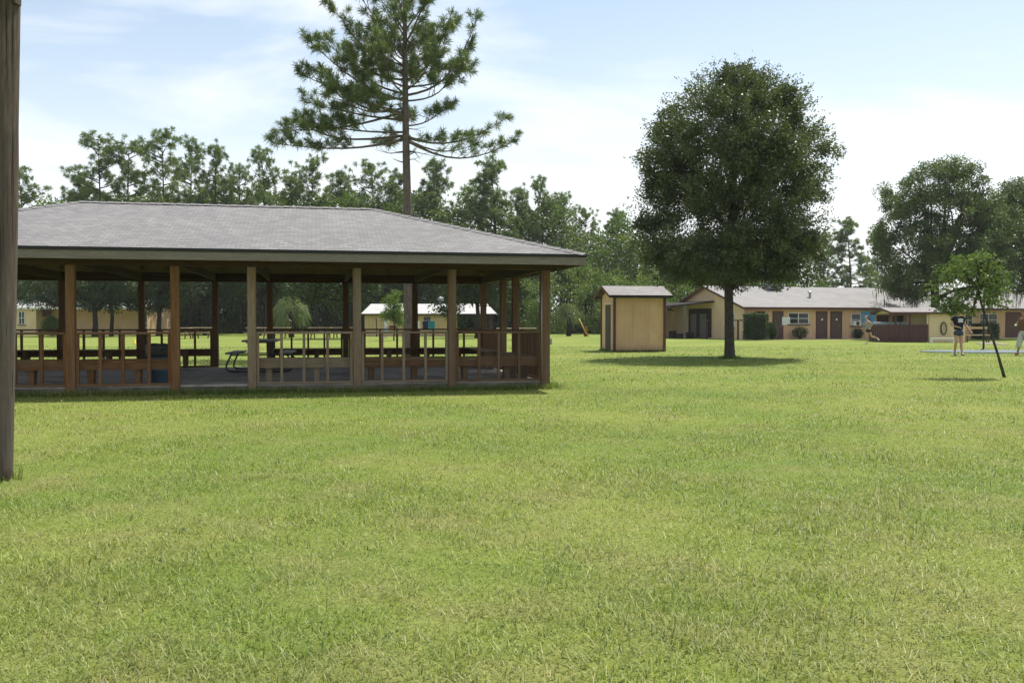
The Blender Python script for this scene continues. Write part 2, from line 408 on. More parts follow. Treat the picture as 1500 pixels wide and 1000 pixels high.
# ------------------------------------------------------------------ camera, sun, sky
cam = bpy.data.cameras.new('camera'); cam.sensor_width = 36; cam.lens = F/1500*36; cam.clip_end = 3000; cam.clip_start = .1
co = bpy.data.objects.new('camera', cam); COL.objects.link(co); co.location = (0, 0, H)
co.rotation_euler = (R(90) - math.atan((500-HZ)/F), 0, 0); sc.camera = co
SUN = Vector((.30, .35, 1.0)).normalized()
elev = math.asin(SUN.z); az = math.atan2(SUN.x, SUN.y)
sl = bpy.data.lights.new('sun', 'SUN'); sl.energy = 4.2; sl.angle = R(.5); sl.color = (1, .955, .88)
so = bpy.data.objects.new('sun', sl); COL.objects.link(so); so.rotation_euler = SUN.to_track_quat('Z', 'Y').to_euler()
w = bpy.data.worlds.new('World'); sc.world = w; w.use_nodes = True
nt = w.node_tree; nt.nodes.clear()
out = nt.nodes.new('ShaderNodeOutputWorld'); bg = nt.nodes.new('ShaderNodeBackground'); nt.links.new(bg.outputs[0], out.inputs[0])
sky = nt.nodes.new('ShaderNodeTexSky'); sky.sky_type = 'NISHITA'; sky.sun_disc = False
sky.sun_elevation = elev; sky.sun_rotation = az; sky.air_density = 1.0; sky.dust_density = 1.2; sky.ozone_density = 1.0
tc = nt.nodes.new('ShaderNodeTexCoord'); sep = nt.nodes.new('ShaderNodeSeparateXYZ'); nt.links.new(tc.outputs['Generated'], sep.inputs[0])
za = nd(nt, 'ShaderNodeMath', operation='ADD'); za.inputs[1].default_value = .16; nt.links.new(sep.outputs[2], za.inputs[0])
zm = nd(nt, 'ShaderNodeMath', operation='MAXIMUM'); zm.inputs[1].default_value = .05; nt.links.new(za.outputs[0], zm.inputs[0])
dv = nt.nodes.new('ShaderNodeVectorMath'); dv.operation = 'DIVIDE'; nt.links.new(tc.outputs['Generated'], dv.inputs[0])
cz = nt.nodes.new('ShaderNodeCombineXYZ')
for i in range(3): nt.links.new(zm.outputs[0], cz.inputs[i])
nt.links.new(cz.outputs[0], dv.inputs[1])
mp = nt.nodes.new('ShaderNodeMapping'); mp.inputs['Location'].default_value = (1.3, .2, 0); mp.inputs['Scale'].default_value = (.8, 1.25, 0)
nt.links.new(dv.outputs[0], mp.inputs[0])
cn = noise(nt, mp.outputs[0], 1.35, 7, .55, .5)
cl = ramp(nt, cn, [(.44, (0, 0, 0, 1)), (.74, (1, 1, 1, 1))])
# thin haze thickens towards the horizon
hz = ramp(nt, sep.outputs[2], [(0.0, (1, 1, 1, 1)), (.12, (.80, .80, .80, 1)), (.20, (.32, .32, .32, 1)), (.33, (.10, .10, .10, 1)), (.6, (.1, .1, .1, 1))])
mxm = mix(nt, 1.0, cl, hz, 'SCREEN')
CLOUD = (7.6, 7.75, 7.8, 1)
skyc = mix(nt, mxm, mix(nt, 1.0, sky.outputs[0], (1.26, 1.23, 1.12, 1), 'MULTIPLY'), CLOUD)
nt.links.new(skyc, bg.inputs[0]); bg.inputs[1].default_value = .1
sc.view_settings.view_transform = 'Standard'; sc.view_settings.look = 'None'; sc.view_settings.exposure = .62; sc.view_settings.gamma = 1
sc.cycles.max_bounces = 6; sc.cycles.transparent_max_bounces = 4; sc.cycles.diffuse_bounces = 3; sc.cycles.caustics_reflective = False; sc.cycles.caustics_refractive = False

m = bpy.data.materials.new('haze_air'); m.use_nodes = True; nt = m.node_tree; nt.nodes.clear(); MAT['haze_air'] = m
o_ = nt.nodes.new('ShaderNodeOutputMaterial'); pv = nt.nodes.new('ShaderNodeVolumePrincipled'); nt.links.new(pv.outputs[0], o_.inputs['Volume'])
pv.inputs['Color'].default_value = (.93, .96, 1, 1); pv.inputs['Density'].default_value = .00022; pv.inputs['Anisotropy'].default_value = .2
hb = MB(); hb.box((0, 650, 15), (1812, 1712, 32)); tag(hb.build('haze', 'haze_air'), 'thin pale summer haze over the lawn', kind='stuff')
# ------------------------------------------------------------------ ground
g = MB(); g.quad((-900, -200, 0), (900, -200, 0), (900, 1500, 0), (-900, 1500, 0))
tag(g.build('ground', 'lawn'), 'mown green lawn reaching to the tree line', kind='structure')

PA = R(12); PX, PY = .66, 18.6          # pavilion front right corner and turn
cP, sP = math.cos(PA), math.sin(PA)
def pav_local(x, y):
    dx, dy = x-PX, y-PY
    return dx*cP + dy*sP, -dx*sP + dy*cP
def grass():
    rng = np.random.default_rng(5)
    Vs, Q, T, Rr = [], [], [], []; off = 0
    bands = [(2.6, 5, 4300, .0042, .055), (5, 8, 2800, .0050, .055), (8, 12, 1700, .0062, .052), (12, 19, 650, .009, .055), (19, 32, 200, .015, .06), (32, 50, 62, .026, .065)]
    for y0, y1, dens, wd, ln in bands:
        k = .68
        n = int(dens * k*(y1*y1-y0*y0))
        y = np.sqrt(rng.uniform(y0*y0, y1*y1, n)); x = rng.uniform(-1, 1, n)*k*y
        lx, ly = pav_local(x, y)
        keep = ~((lx > -12.9) & (lx < .17) & (ly > -.17) & (ly < 7.2))
        x, y = x[keep], y[keep]; n = len(x)
        # tussocks: height swells and thins out in patches
        h = .62 + .38*np.sin(x*1.9+.6*np.sin(y*2.3)) * np.sin(y*1.7+.8*np.sin(x*1.3)) + .25*np.sin(x*7.1+y*3.3)*np.sin(y*6.3-x*2.1)
        L = ln*(np.clip(h, .3, 1.4)*rng.uniform(.55, 1.45, n)) + (rng.uniform(0, 1, n) < .03)*rng.uniform(.02, .07, n)
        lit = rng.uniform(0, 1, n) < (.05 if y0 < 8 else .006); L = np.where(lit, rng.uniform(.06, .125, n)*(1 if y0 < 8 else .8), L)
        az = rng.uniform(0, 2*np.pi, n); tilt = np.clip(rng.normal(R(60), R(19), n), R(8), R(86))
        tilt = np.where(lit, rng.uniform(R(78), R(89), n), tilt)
        ax = np.stack([np.cos(az), np.sin(az), np.zeros(n)], 1)
        sd = np.stack([-np.sin(az), np.cos(az), np.zeros(n)], 1)
        up = np.array([0, 0, 1.0])
        W = (wd*rng.uniform(.6, 1.3, n)*np.where(lit, .7, 1))[:, None]
        P = np.stack([x, y, np.where(lit, rng.uniform(.008, .028, n), rng.uniform(-.003, .012, n))], 1)
        d1 = ax*np.sin(tilt*.75)[:, None] + up*np.cos(tilt*.75)[:, None]
        t2 = np.clip(tilt*1.35, 0, R(112)); d2 = ax*np.sin(t2)[:, None] + up*np.cos(t2)[:, None]
        Mi = P + d1*(L*.55)[:, None]; Tp = Mi + d2*(L*.5)[:, None]; Tp[:, 2] = np.maximum(Tp[:, 2], .004)
        V = np.empty((n, 5, 3)); V[:, 0] = P-sd*W*.5; V[:, 1] = P+sd*W*.5; V[:, 2] = Mi+sd*W*.42; V[:, 3] = Mi-sd*W*.42; V[:, 4] = Tp
        b = off + np.arange(n)*5
        Q.append(np.stack([b, b+1, b+2, b+3], 1)); T.append(np.stack([b+3, b+2, b+4], 1))
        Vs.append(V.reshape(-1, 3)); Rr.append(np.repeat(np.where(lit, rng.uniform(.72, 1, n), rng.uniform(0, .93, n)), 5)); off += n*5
    # long uncut fringe along the slab and round the post feet
    n = 9000
    lx = rng.uniform(-12.9, .1, n); ly = -.16 - np.abs(rng.normal(0, .07, n))
    sel = rng.uniform(0, 1, n) < .12
    lx = np.where(sel, .19+np.abs(rng.normal(0, .1, n)), lx); ly = np.where(sel, rng.uniform(-.3, 7, n), ly)
    x = PX + lx*cP - ly*sP; y = PY + lx*sP + ly*cP
    polen = 60; a = rng.uniform(0, 2*np.pi, polen); rr = rng.uniform(.18, .27, polen)
    x = np.concatenate([x, -4.445 + rr*np.cos(a)]); y = np.concatenate([y, 7.8 + rr*np.sin(a)]); n += polen
    ns_ = 900; sx0, sy0 = X(900, 41.0), 41.0; e_ = rng.integers(0, 2, ns_); u_ = rng.uniform(0, 2.35, ns_); o_ = np.abs(rng.normal(0, .05, ns_))+.05
    slx = np.where(e_ == 0, u_, -o_); sly = np.where(e_ == 0, -o_, u_*.9)
    x = np.concatenate([x, sx0+slx*math.cos(R(10))-sly*math.sin(R(10))]); y = np.concatenate([y, sy0+slx*math.sin(R(10))+sly*math.cos(R(10))]); n += ns_
    no_ = 500; a = rng.uniform(0, 2*np.pi, no_); rr = rng.uniform(.2, .42, no_)
    x = np.concatenate([x, X(1069, 33.7)+rr*np.cos(a)]); y = np.concatenate([y, 33.7+rr*np.sin(a)]); n += no_
    az = rng.uniform(0, 2*np.pi, n); tilt = np.abs(rng.normal(0, R(28), n)); L = rng.uniform(.06, .17, n)
    ax = np.stack([np.cos(az), np.sin(az), np.zeros(n)], 1); sd = np.stack([-np.sin(az), np.cos(az), np.zeros(n)], 1); up = np.array([0, 0, 1.0])
    P = np.stack([x, y, np.zeros(n)], 1); W = rng.uniform(.006, .012, n)[:, None]
    d1 = ax*np.sin(tilt)[:, None]+up*np.cos(tilt)[:, None]; d2 = ax*np.sin(tilt*2)[:, None]+up*np.cos(tilt*2)[:, None]
    Mi = P+d1*(L*.6)[:, None]; Tp = Mi+d2*(L*.4)[:, None]
    V = np.empty((n, 5, 3)); V[:, 0] = P-sd*W*.5; V[:, 1] = P+sd*W*.5; V[:, 2] = Mi+sd*W*.4; V[:, 3] = Mi-sd*W*.4; V[:, 4] = Tp
    b = off + np.arange(n)*5
    Q.append(np.stack([b, b+1, b+2, b+3], 1)); T.append(np.stack([b+3, b+2, b+4], 1)); Vs.append(V.reshape(-1, 3)); Rr.append(np.repeat(rng.uniform(0, .5, n), 5))
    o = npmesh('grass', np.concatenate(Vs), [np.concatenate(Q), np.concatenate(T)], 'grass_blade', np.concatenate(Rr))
    tag(o, 'short mown grass blades with straw coloured clippings', 'grass', kind='stuff')
grass()

# ------------------------------------------------------------------ utility pole
def pole():
    rng = np.random.default_rng(3)
    t = thing('utility_pole', (-4.445, 7.80, 0), 'thick weathered round wooden pole at the left edge of the lawn', 'pole')
    mb = MB(); n = 40; pts = []; N = 28
    for i in range(N+1):
        z = -.2 + 9*i/N; pts.append(((z*.028), 0, z))
    mb.tube(pts, [.185 - .004*i/N for i in range(N+1)], n)
    vs = []
    crack = rng.normal(0, 1, n)
    for i, p in enumerate(mb.v):
        k = i % n; r = 1 + .018*crack[k] + .012*crack[(k*7+i//n//5) % n] ; c = Vector(pts[min(i//n, N)])
        q = c + (Vector(p)-c)*r; vs.append(tuple(q))
    mb.v = vs
    mb.build('shaft', 'pole_wood', t, smooth=True)
    st = MB(); st.bar((.12+.178, -.03, 4.0), (.25+.178, -.03, 8.75), .035, .09, (0, 1, 0)); st.build('conduit_strip', 'pole_wood', t)
    for a, z in ((-1.9, 3.9), (-1.3, 3.2), (-2.2, 2.5), (-1.1, 2.2), (-1.6, 1.2)):
        c = Vector((z*.028+.183*math.cos(a), .183*math.sin(a), z)); MB().box(c, (.03, .03, .035), a).build('knot', 'dark_shade', t, bevel=.008)
pole()

# ------------------------------------------------------------------ pavilion
TF = [0, 1.889, 3.738, 5.70, 7.07, 8.87, 10.75, 12.7]
SD = [0, 2.79, 4.22, 6.97]
PW, PD, OV, ZS, ZE, ZR = 12.7, 6.97, .664, .17, 2.66, 3.94
def pavilion():
    rnd = random.Random(4)
    P = thing('pavilion', (PX, PY, 0), 'open sided wooden picnic pavilion with grey shingle hip roof and slatted railings', 'pavilion', rz=PA)
    sl = MB(); sl.box((-PW/2, PD/2, ZS/2-.1), (PW+.05, PD+.05, ZS+.2)); sl.build('concrete_slab', 'concrete', P, bevel=.02)
    MB().box((-PW/2, -.035, ZS/2-.06), (PW+.05, .014, ZS+.06)).build('slab_edge', 'stained_edge', P)
    MB().box((.035, PD/2, ZS/2-.06), (.014, PD+.04, ZS+.06)).build('slab_edge', 'stained_edge', P)
    # roof
    o = OV; hy = PD/2
    e = [(-PW-o, -o), (o, -o), (o, PD+o), (-PW-o, PD+o)]
    r0, r1 = (-9.50, hy), (-3.20, hy)
    sl_len = math.hypot(hy+o, ZR-ZE)
    up = MB(); hz = ZR
    def slope(pts, uax, org, vdir):
        uv = []
        for p in pts:
            u = p[uax]; d = abs(p[vdir]-org); uv.append((u, d/(hy+o)*sl_len))
        up.add(pts, [tuple(range(len(pts)))], [uv])
    E = [(x, y, ZE) for x, y in e]; A, B = (*r0, hz), (*r1, hz)
    slope([E[0], E[1], B, A], 0, -o, 1); slope([E[2], E[3], A, B], 0, PD+o, 1)
    slope([E[1], E[2], B], 1, o, 0); slope([E[3], E[0], A], 1, -PW-o, 0)
    # subdivide-free roof with thickness: underside sheet
    rf = up.build('roof', 'shingle_grey', P)
    un = MB(); d = .05
    E2 = [(x, y, ZE-d) for x, y in e]; A2, B2 = (r0[0], r0[1], hz-d), (r1[0], r1[1], hz-d)
    un.add([*E2, A2, B2], [(0, 4, 5, 1), (2, 5, 4, 3), (1, 5, 2), (3, 4, 0)])
    un.build('roof_sheathing', 'ply', P)
    # shingle edge and fascia
    for nm, mt1, mt2, z0, z1, th, out in (('shingle_edge', 'shingle_dark', 'shingle_dark', ZE-.055, ZE+.006, .03, .018), ('fascia_board', 'fascia_grey', 'fascia_grey_y', ZE-.205, ZE-.055, .03, 0)):
        zc, zh = (z0+z1)/2, z1-z0
        for (a, b2, mt, sx, sy) in (((-PW-o, -o), (o, -o), mt1, 0, -1), ((o, -o), (o, PD+o), mt2, 1, 0), ((o, PD+o), (-PW-o, PD+o), mt1, 0, 1), ((-PW-o, PD+o), (-PW-o, -o), mt2, -1, 0)):
            m = MB(); cx, cy = (a[0]+b2[0])/2+sx*(out-th/2), (a[1]+b2[1])/2+sy*(out-th/2)
            if sx == 0: m.box((cx, cy, zc), (PW+2*o+2*out, th, zh))
            else: m.box((cx, cy, zc), (th, PD+2*o-2*th+2*out-.004, zh))
            m.build(nm, mt, P)
    # ridge and hip caps: overlapping tabs
    rc = MB()
    def caps(a, b, step=.28):
        a, b = Vector(a), Vector(b); n = int((b-a).length/step); d = (b-a).normalized()
        for i in range(n):
            p = a + (b-a)*((i+.5)/n); q = p + d*step*.62; p0 = p - d*step*.55
            side = d.cross(Vector((0, 0, 1))).normalized()*.14
            dz = rnd.uniform(0, .006)
            rc.add([p0-side+Vector((0,0,.0+dz-.02)), p0+Vector((0,0,.03+dz)), p0+side+Vector((0,0,dz-.02)), q-side+Vector((0,0,-.03)), q+Vector((0,0,.02)), q+side+Vector((0,0,-.03))],
                   [(0, 3, 4, 1), (1, 4, 5, 2), (0, 1, 2), (3, 5, 4)], [[(0,0),(.2,0),(.2,.1),(0,.1)]]*2+[[(0,0)]*3]*2)
    caps(A, B); 
    for ee, rr in ((E[1], B), (E[2], B), (E[0], A), (E[3], A)): caps(ee, rr)
    rc.build('ridge_cap', 'shingle_grey', rf)
    # rafters
    k = (ZR-ZE)/(hy+o)
    n = int((PW+2*o)/.61)
    for i in range(n+1):
        x = -PW-o+.1 + i*(PW+2*o-.2)/n
        run = min(hy+o, (x-(-PW-o))*(hy+o)/(r0[0]+PW+o), (o-x)*(hy+o)/(o-r1[0]))
        if run < .5: continue
        for sgn in (0, 1):
            y0, y1 = (-o+.04, -o+run) if sgn == 0 else (PD+o-.04, PD+o-run)
            m = MB(); m.bar((x, y0, ZE-.135+.04*k), (x, y1, ZE-.135+k*run), .04, .14); m.build('rafter', 'brown_y', P)
    for i in range(11):
        y = .2 + i*(PD-.4)/10
        run = min((y+o), (PD+o-y))/(hy+o)
        for sgn in (0, 1):
            L = run*((o-r1[0]) if sgn == 0 else (r0[0]+PW+o)); kk = (ZR-ZE)/((o-r1[0]) if sgn == 0 else (r0[0]+PW+o))
            if L < .5: continue
            x0, x1 = (o-.04, o-L) if sgn == 0 else (-PW-o+.04, -PW-o+L)
            m = MB(); m.bar((x0, y, ZE-.135), (x1, y, ZE-.135+kk*L), .04, .14); m.build('rafter', 'brown_x', P)
    # header beams
    for nm, c, dm, mt in (('header_beam', (-PW/2, 0, 2.49), (PW+.2, .12, .22), 'beam_x'), ('header_beam', (-PW/2, PD, 2.49), (PW+.2, .12, .22), 'beam_x'),
                      ('header_beam', (0, PD/2, 2.487), (.12, PD-.13, .21), 'beam_y'), ('header_beam', (-PW, PD/2, 2.487), (.12, PD-.13, .21), 'beam_y')):
        MB().box(c, dm).build(nm, mt, P)
    for x in TF[1:-1]:
        MB().box((-x, PD/2, 2.50), (.05, PD-.13, .18)).build('tie_beam', 'beam_y', P)
    # posts
    mats = {0: 'brown_z', 1: 'brown_z', 2: 'weathered_z', 3: 'weathered_z', 4: 'stained_z', 5: 'stained_z', 6: 'stained_z', 7: 'stained_z'}
    for i, x in enumerate(TF):
        ww = .185 if i in (0,) else .155
        p = MB().box((-x, 0, 1.19), (ww, .15, 2.38+.0)).build('post', mats[i], P, bevel=.008)
        if i == 0: p['label'] = 'dark brown corner post with a conduit and outlet box'
        elif i in (2, 3): p['label'] = 'weathered greyish tan post'
        MB().box((-x, PD, 1.275), (.15, .15, 2.2)).build('post', 'brown_z', P, bevel=.008)
    for x in (0, -PW):
        for s in SD[1:-1]: MB().box((x, s, 1.275), (.15, .15, 2.2)).build('post', 'brown_z', P, bevel=.008)
    # conduit + outlet box on the corner post
    MB().tube([(-.085, -.09, .3), (-.085, -.09, 2.4)], .012, 8).build('conduit', 'galv', P, smooth=True)
    MB().box((.115, -.02, .95), (.045, .09, .12)).build('outlet_box', 'galv', P, bevel=.006)
    # railings
    zr = ZS + .99
    def rail_bay(a, b, mt, boards=False):
        """a, b: end points (local xy) between posts"""
        a, b = Vector((*a, 0)), Vector((*b, 0)); d = (b-a); L = d.length; d.normalize(); mid = (a+b)/2
        ax = 'x' if abs(d.x) > .5 else 'y'
        size = (lambda l, w_, h_: (l, w_, h_) if ax == 'x' else (w_, l, h_))
        t = MB().box((mid.x, mid.y, zr-.02), size(L, .10, .04)); t = t.build('railing', mt+'_'+ax, P, bevel=.004)
        lo = MB().box((mid.x, mid.y, ZS+.022), size(L, .09, .04)).build('bottom_rail', mt+'_'+ax, t)
        if boards:
            nb = int(L/.15)
            for i in range(nb):
                p = a + d*(L*(i+.5)/nb)
                MB().box((p.x, p.y, (zr-.04+ZS+.04)/2), size(.096, .022, zr-ZS-.085)).build('slat', mt+'_z', t)
        else:
            for f in (0, .25, .5, .75, 1):
                p = a + d*(L*f); wd = .05
                if f == 0: p += d*.022
                elif f == 1: p -= d*.022
                else: p += d*rnd.uniform(-.03, .03)
                MB().box((p.x, p.y, (zr-.04+ZS+.042)/2), size(wd, .075, zr-ZS-.084)).build('baluster', mt+'_z', t)
        return t
    def bench(a, b, inward, mt):
        a, b, q = Vector((*a, 0)), Vector((*b, 0)), Vector((*inward, 0)); d = (b-a); L = d.length; d.normalize(); mid = (a+b)/2
        ax = 'x' if abs(d.x) > .5 else 'y'
        size = (lambda l, w_, h_: (l, w_, h_) if ax == 'x' else (w_, l, h_))
        c = mid + q*.29
        s = MB()
        for j in (0, 1): 
            cc = mid + q*(.20+.2*j); s.box((cc.x, cc.y, ZS+.46), size(L, .19, .04))
        t = s.build('bench', mt+'_'+ax, P, bevel=.004)
        cc = mid + q*.115; MB().box((cc.x, cc.y, ZS+.365), size(L, .035, .145)).build('apron', mt+'_'+ax, t)
        for f in ((.12, .62) if L > 1.5 else (.5,)):
            p = a + d*(L*f) + q*.28
            MB().box((p.x, p.y, ZS+.22), size(.13, .26, .436), taper=.75).build('bench_leg', mt+'_z', t)
        return t
    g = .085
    bm = ['brown', 'weathered', 'weathered', None, 'stained', 'stained', 'stained']
    for i in range(7):
        if bm[i] is None: continue
        a, b = (-TF[i+1]+g, 0), (-TF[i]-g, 0)
        rail_bay(a, b, bm[i]); bench(a, b, (0, 1), 'brown' if i < 2 else bm[i])
    for i in range(7):
        if i == 3: continue
        a, b = (-TF[i+1]+g, PD), (-TF[i]-g, PD)
        rail_bay(a, b, 'brown'); bench(a, b, (0, -1), 'brown')
    for x, q in ((0, -1), (-PW, 1)):
        for i in (0, 2):
            a, b = (x, SD[i]+g), (x, SD[i+1]-g)
            rail_bay(a, b, 'stained' if i == 2 else 'brown', True); 
            bench((x, SD[i]+(.55 if i == 0 else g)), (x, SD[i+1]-(g if i == 0 else .55)), (q, 0), 'weathered')
    return P
pavilion()
def ploc(lx, ly, z=0): return (PX + lx*cP - ly*sP, PY + lx*sP + ly*cP, z)

# picnic table with tube legs
def metal_table():
    x, y = X(384, 22.1), 22.1
    t = thing('picnic_table', (x, y, ZS), 'grey topped picnic table with black bent tube legs inside the pavilion', 'table', rz=R(9))
    m = MB()
    for k in range(-2, 3): m.box((k*.148, 0, .73), (.138, 1.8, .045))
    m.build('tabletop', 'table_grey', t, bevel=.006)
    for s in (-1, 1):
        m = MB()
        for k in (-1, 1): m.box((s*.60+k*.07, 0, .45), (.132, 1.8, .04))
        m.build('seat', 'table_grey', t, bevel=.006)
    for yy in (-.62, .62):
        def run(s):
            return [(s*.62, yy, .43), (s*.66, yy, .36), (s*.74, yy, .18), (s*.75, yy, .09), (s*.69, yy, .035), (s*.58, yy, .022)]
        pts = run(-1) + [(0, yy, .022)] + run(1)[::-1]
        MB().tube(pts, .021, 8).build('leg_frame', 'metal_black', t, smooth=True)
        MB().tube([(-.18, yy, .70), (-.2, yy, .03)], .02, 8).tube([(.18, yy, .70), (.2, yy, .03)], .02, 8).tube([(-.3, yy, .7), (.3, yy, .7)], .02, 8).tube([(-.66, yy, .40), (.66, yy, .40)], .016, 8).build('upright', 'metal_black', t, smooth=True)
metal_table()
def trash():
    t = thing('trash_can', ploc(-7.52, 1.0, ZS), 'blue plastic trash can with black bag behind the left railing', 'trash can')
    MB().lathe((0, 0, 0), [(.17, 0), (.185, .02), (.195, .2), (.205, .22), (.20, .24), (.205, .45), (.212, .47), (.205, .49), (.21, .66), (.225, .68), (.225, .70), (.20, .70)], 28).build('body', 'drum_blue', t, smooth=True)
    rng = random.Random(2); m = MB(); prof = [(.232, .50), (.242, .54), (.238, .60), (.247, .68), (.245, .735), (.20, .75), (.12, .715)]
    m.lathe((0, 0, 0), prof, 30)
    m.v = [(x*(1+rng.uniform(-.03, .03)), y*(1+rng.uniform(-.03, .03)), z+rng.uniform(-.012, .012)) for x, y, z in m.v]
    m.build('bag', 'bag_black', t, smooth=True)
trash()

# ------------------------------------------------------------------ shed
def shed():
    x0, y0 = X(900, 41.0), 41.0
    t = thing('garden_shed', (x0, y0, 0), 'small tan shed with dark red trim and low gable roof on the lawn', 'shed', rz=R(10))
    L, D, hw, ze, zr = 2.33, 2.1, 2.46, 2.52, 2.98
    m = MB(); m.box((L/2, D/2, hw/2), (L, D, hw))
    m.add([(0, 0, hw), (0, D, hw), (0, D/2, zr-.08), (L, 0, hw), (L, D, hw), (L, D/2, zr-.08)], [(0, 2, 1), (3, 4, 5), (0, 3, 5, 2), (1, 2, 5, 4)])
    m.build('wall', 'shed_wall', t)
    o, ox = .24, .30; k = (zr-ze)/(D/2+o)
    u = MB(); sl = math.hypot(D/2+o, zr-ze)
    a = [(-ox, -o, ze), (L+ox, -o, ze), (L+ox, D/2, zr), (-ox, D/2, zr)]
    u.add(a, [(0, 1, 2, 3)], [[(0, 0), (L+2*ox, 0), (L+2*ox, sl), (0, sl)]])
    a = [(L+ox, D+o, ze), (-ox, D+o, ze), (-ox, D/2, zr), (L+ox, D/2, zr)]
    u.add(a, [(0, 1, 2, 3)], [[(0, 0), (L+2*ox, 0), (L+2*ox, sl), (0, sl)]])
    rf = u.build('roof', 'shingle_shed', t)
    s = MB(); a = [(-ox+.01, -o+.01, ze-.03), (L+ox-.01, -o+.01, ze-.03), (L+ox-.01, D/2, zr-.03), (-ox+.01, D/2, zr-.03), (L+ox-.01, D+o-.01, ze-.03), (-ox+.01, D+o-.01, ze-.03)]
    s.add(a, [(3, 2, 1, 0), (3, 5, 4, 2)]); s.build('soffit', 'door_brown', t)
    for yy in (-o, D+o): MB().box((L/2, yy, ze-.055), (L+2*ox+.02, .03, .12)).build('fascia', 'dark_shade' if yy < 0 else 'red_trim', rf)
    for xx in (-ox, L+ox):
        for s_ in (-1, 1):
            MB().bar((xx, D/2, zr-.045), (xx, D/2+s_*(D/2+o-.02), ze-.045), .03, .11).build('barge_board', 'red_trim', rf)
    for cx, cy in ((0, 0), (L, 0), (L, D), (0, D)):
        MB().box((cx, cy, hw/2), (.10, .10, hw-.01)).build('corner_trim', 'red_trim', t)
    MB().box((L/2, -.012, .03), (L-.12, .03, .08)).build('base_trim', 'red_trim', t)
    for xx in (.86, 1.60): MB().box((xx, -.003, hw/2), (.03, .012, hw-.1)).build('panel_seam', 'shed_wall', t)
    MB().box((-.02, D*.43, 1.06), (.05, .88, 2.10)).build('door', 'dark_door', t)
    for yy in (D*.43-.50, D*.43+.50): MB().box((-.02, yy, 1.08), (.03, .10, 2.16)).build('door_frame', 'pale_wall', t)
    MB().box((-.022, D*.43, 2.17), (.034, 1.1, .08)).build('door_frame', 'pale_wall', t)
    MB().box((-.06, D*.43-.36, 1.05), (.03, .03, .12)).build('handle', 'metal_black', t)
shed()

# ------------------------------------------------------------------ long building on the right
BA = R(18); cB, sB = math.cos(BA), math.sin(BA); BX, BY = 17.3, 68.7
def bl(px):                      # distance along the front wall seen at column px
    r = (px-750)/F; return (BY*r-BX)/(cB-r*sB)
def bz(py, px):
    return Z(py, BY + bl(px)*sB)
def window(t, x0, x1, z0, z1, y=0, frame='white_paint', panes=2, ac=False, mull=True):
    f = MB(); w_, h_ = x1-x0, z1-z0; b = .05
    for xx in (x0+b/2, x1-b/2): f.box((xx, y-.03, (z0+z1)/2), (b, .06, h_))
    for zz in (z0+b/2, z1-b/2): f.box(((x0+x1)/2, y-.03, zz), (w_-2*b, .06, b))
    if mull:
        for i in range(1, panes): f.box((x0+w_*i/panes, y-.03, (z0+z1)/2), (.05, .05, h_-2*b))
        f.box(((x0+x1)/2, y-.028, (z0+z1)/2), (w_-2*b, .04, .04))
    fr = f.build('window', frame, t)
    MB().box(((x0+x1)/2, y-.006, (z0+z1)/2), (w_-2*b+.01, .012, h_-2*b+.01)).build('pane', 'glass_dark', fr)
    MB().box(((x0+x1)/2, y-.06, z0-.05), (w_+.2, .12, .07)).build('sill', 'red_trim', fr)
    return fr
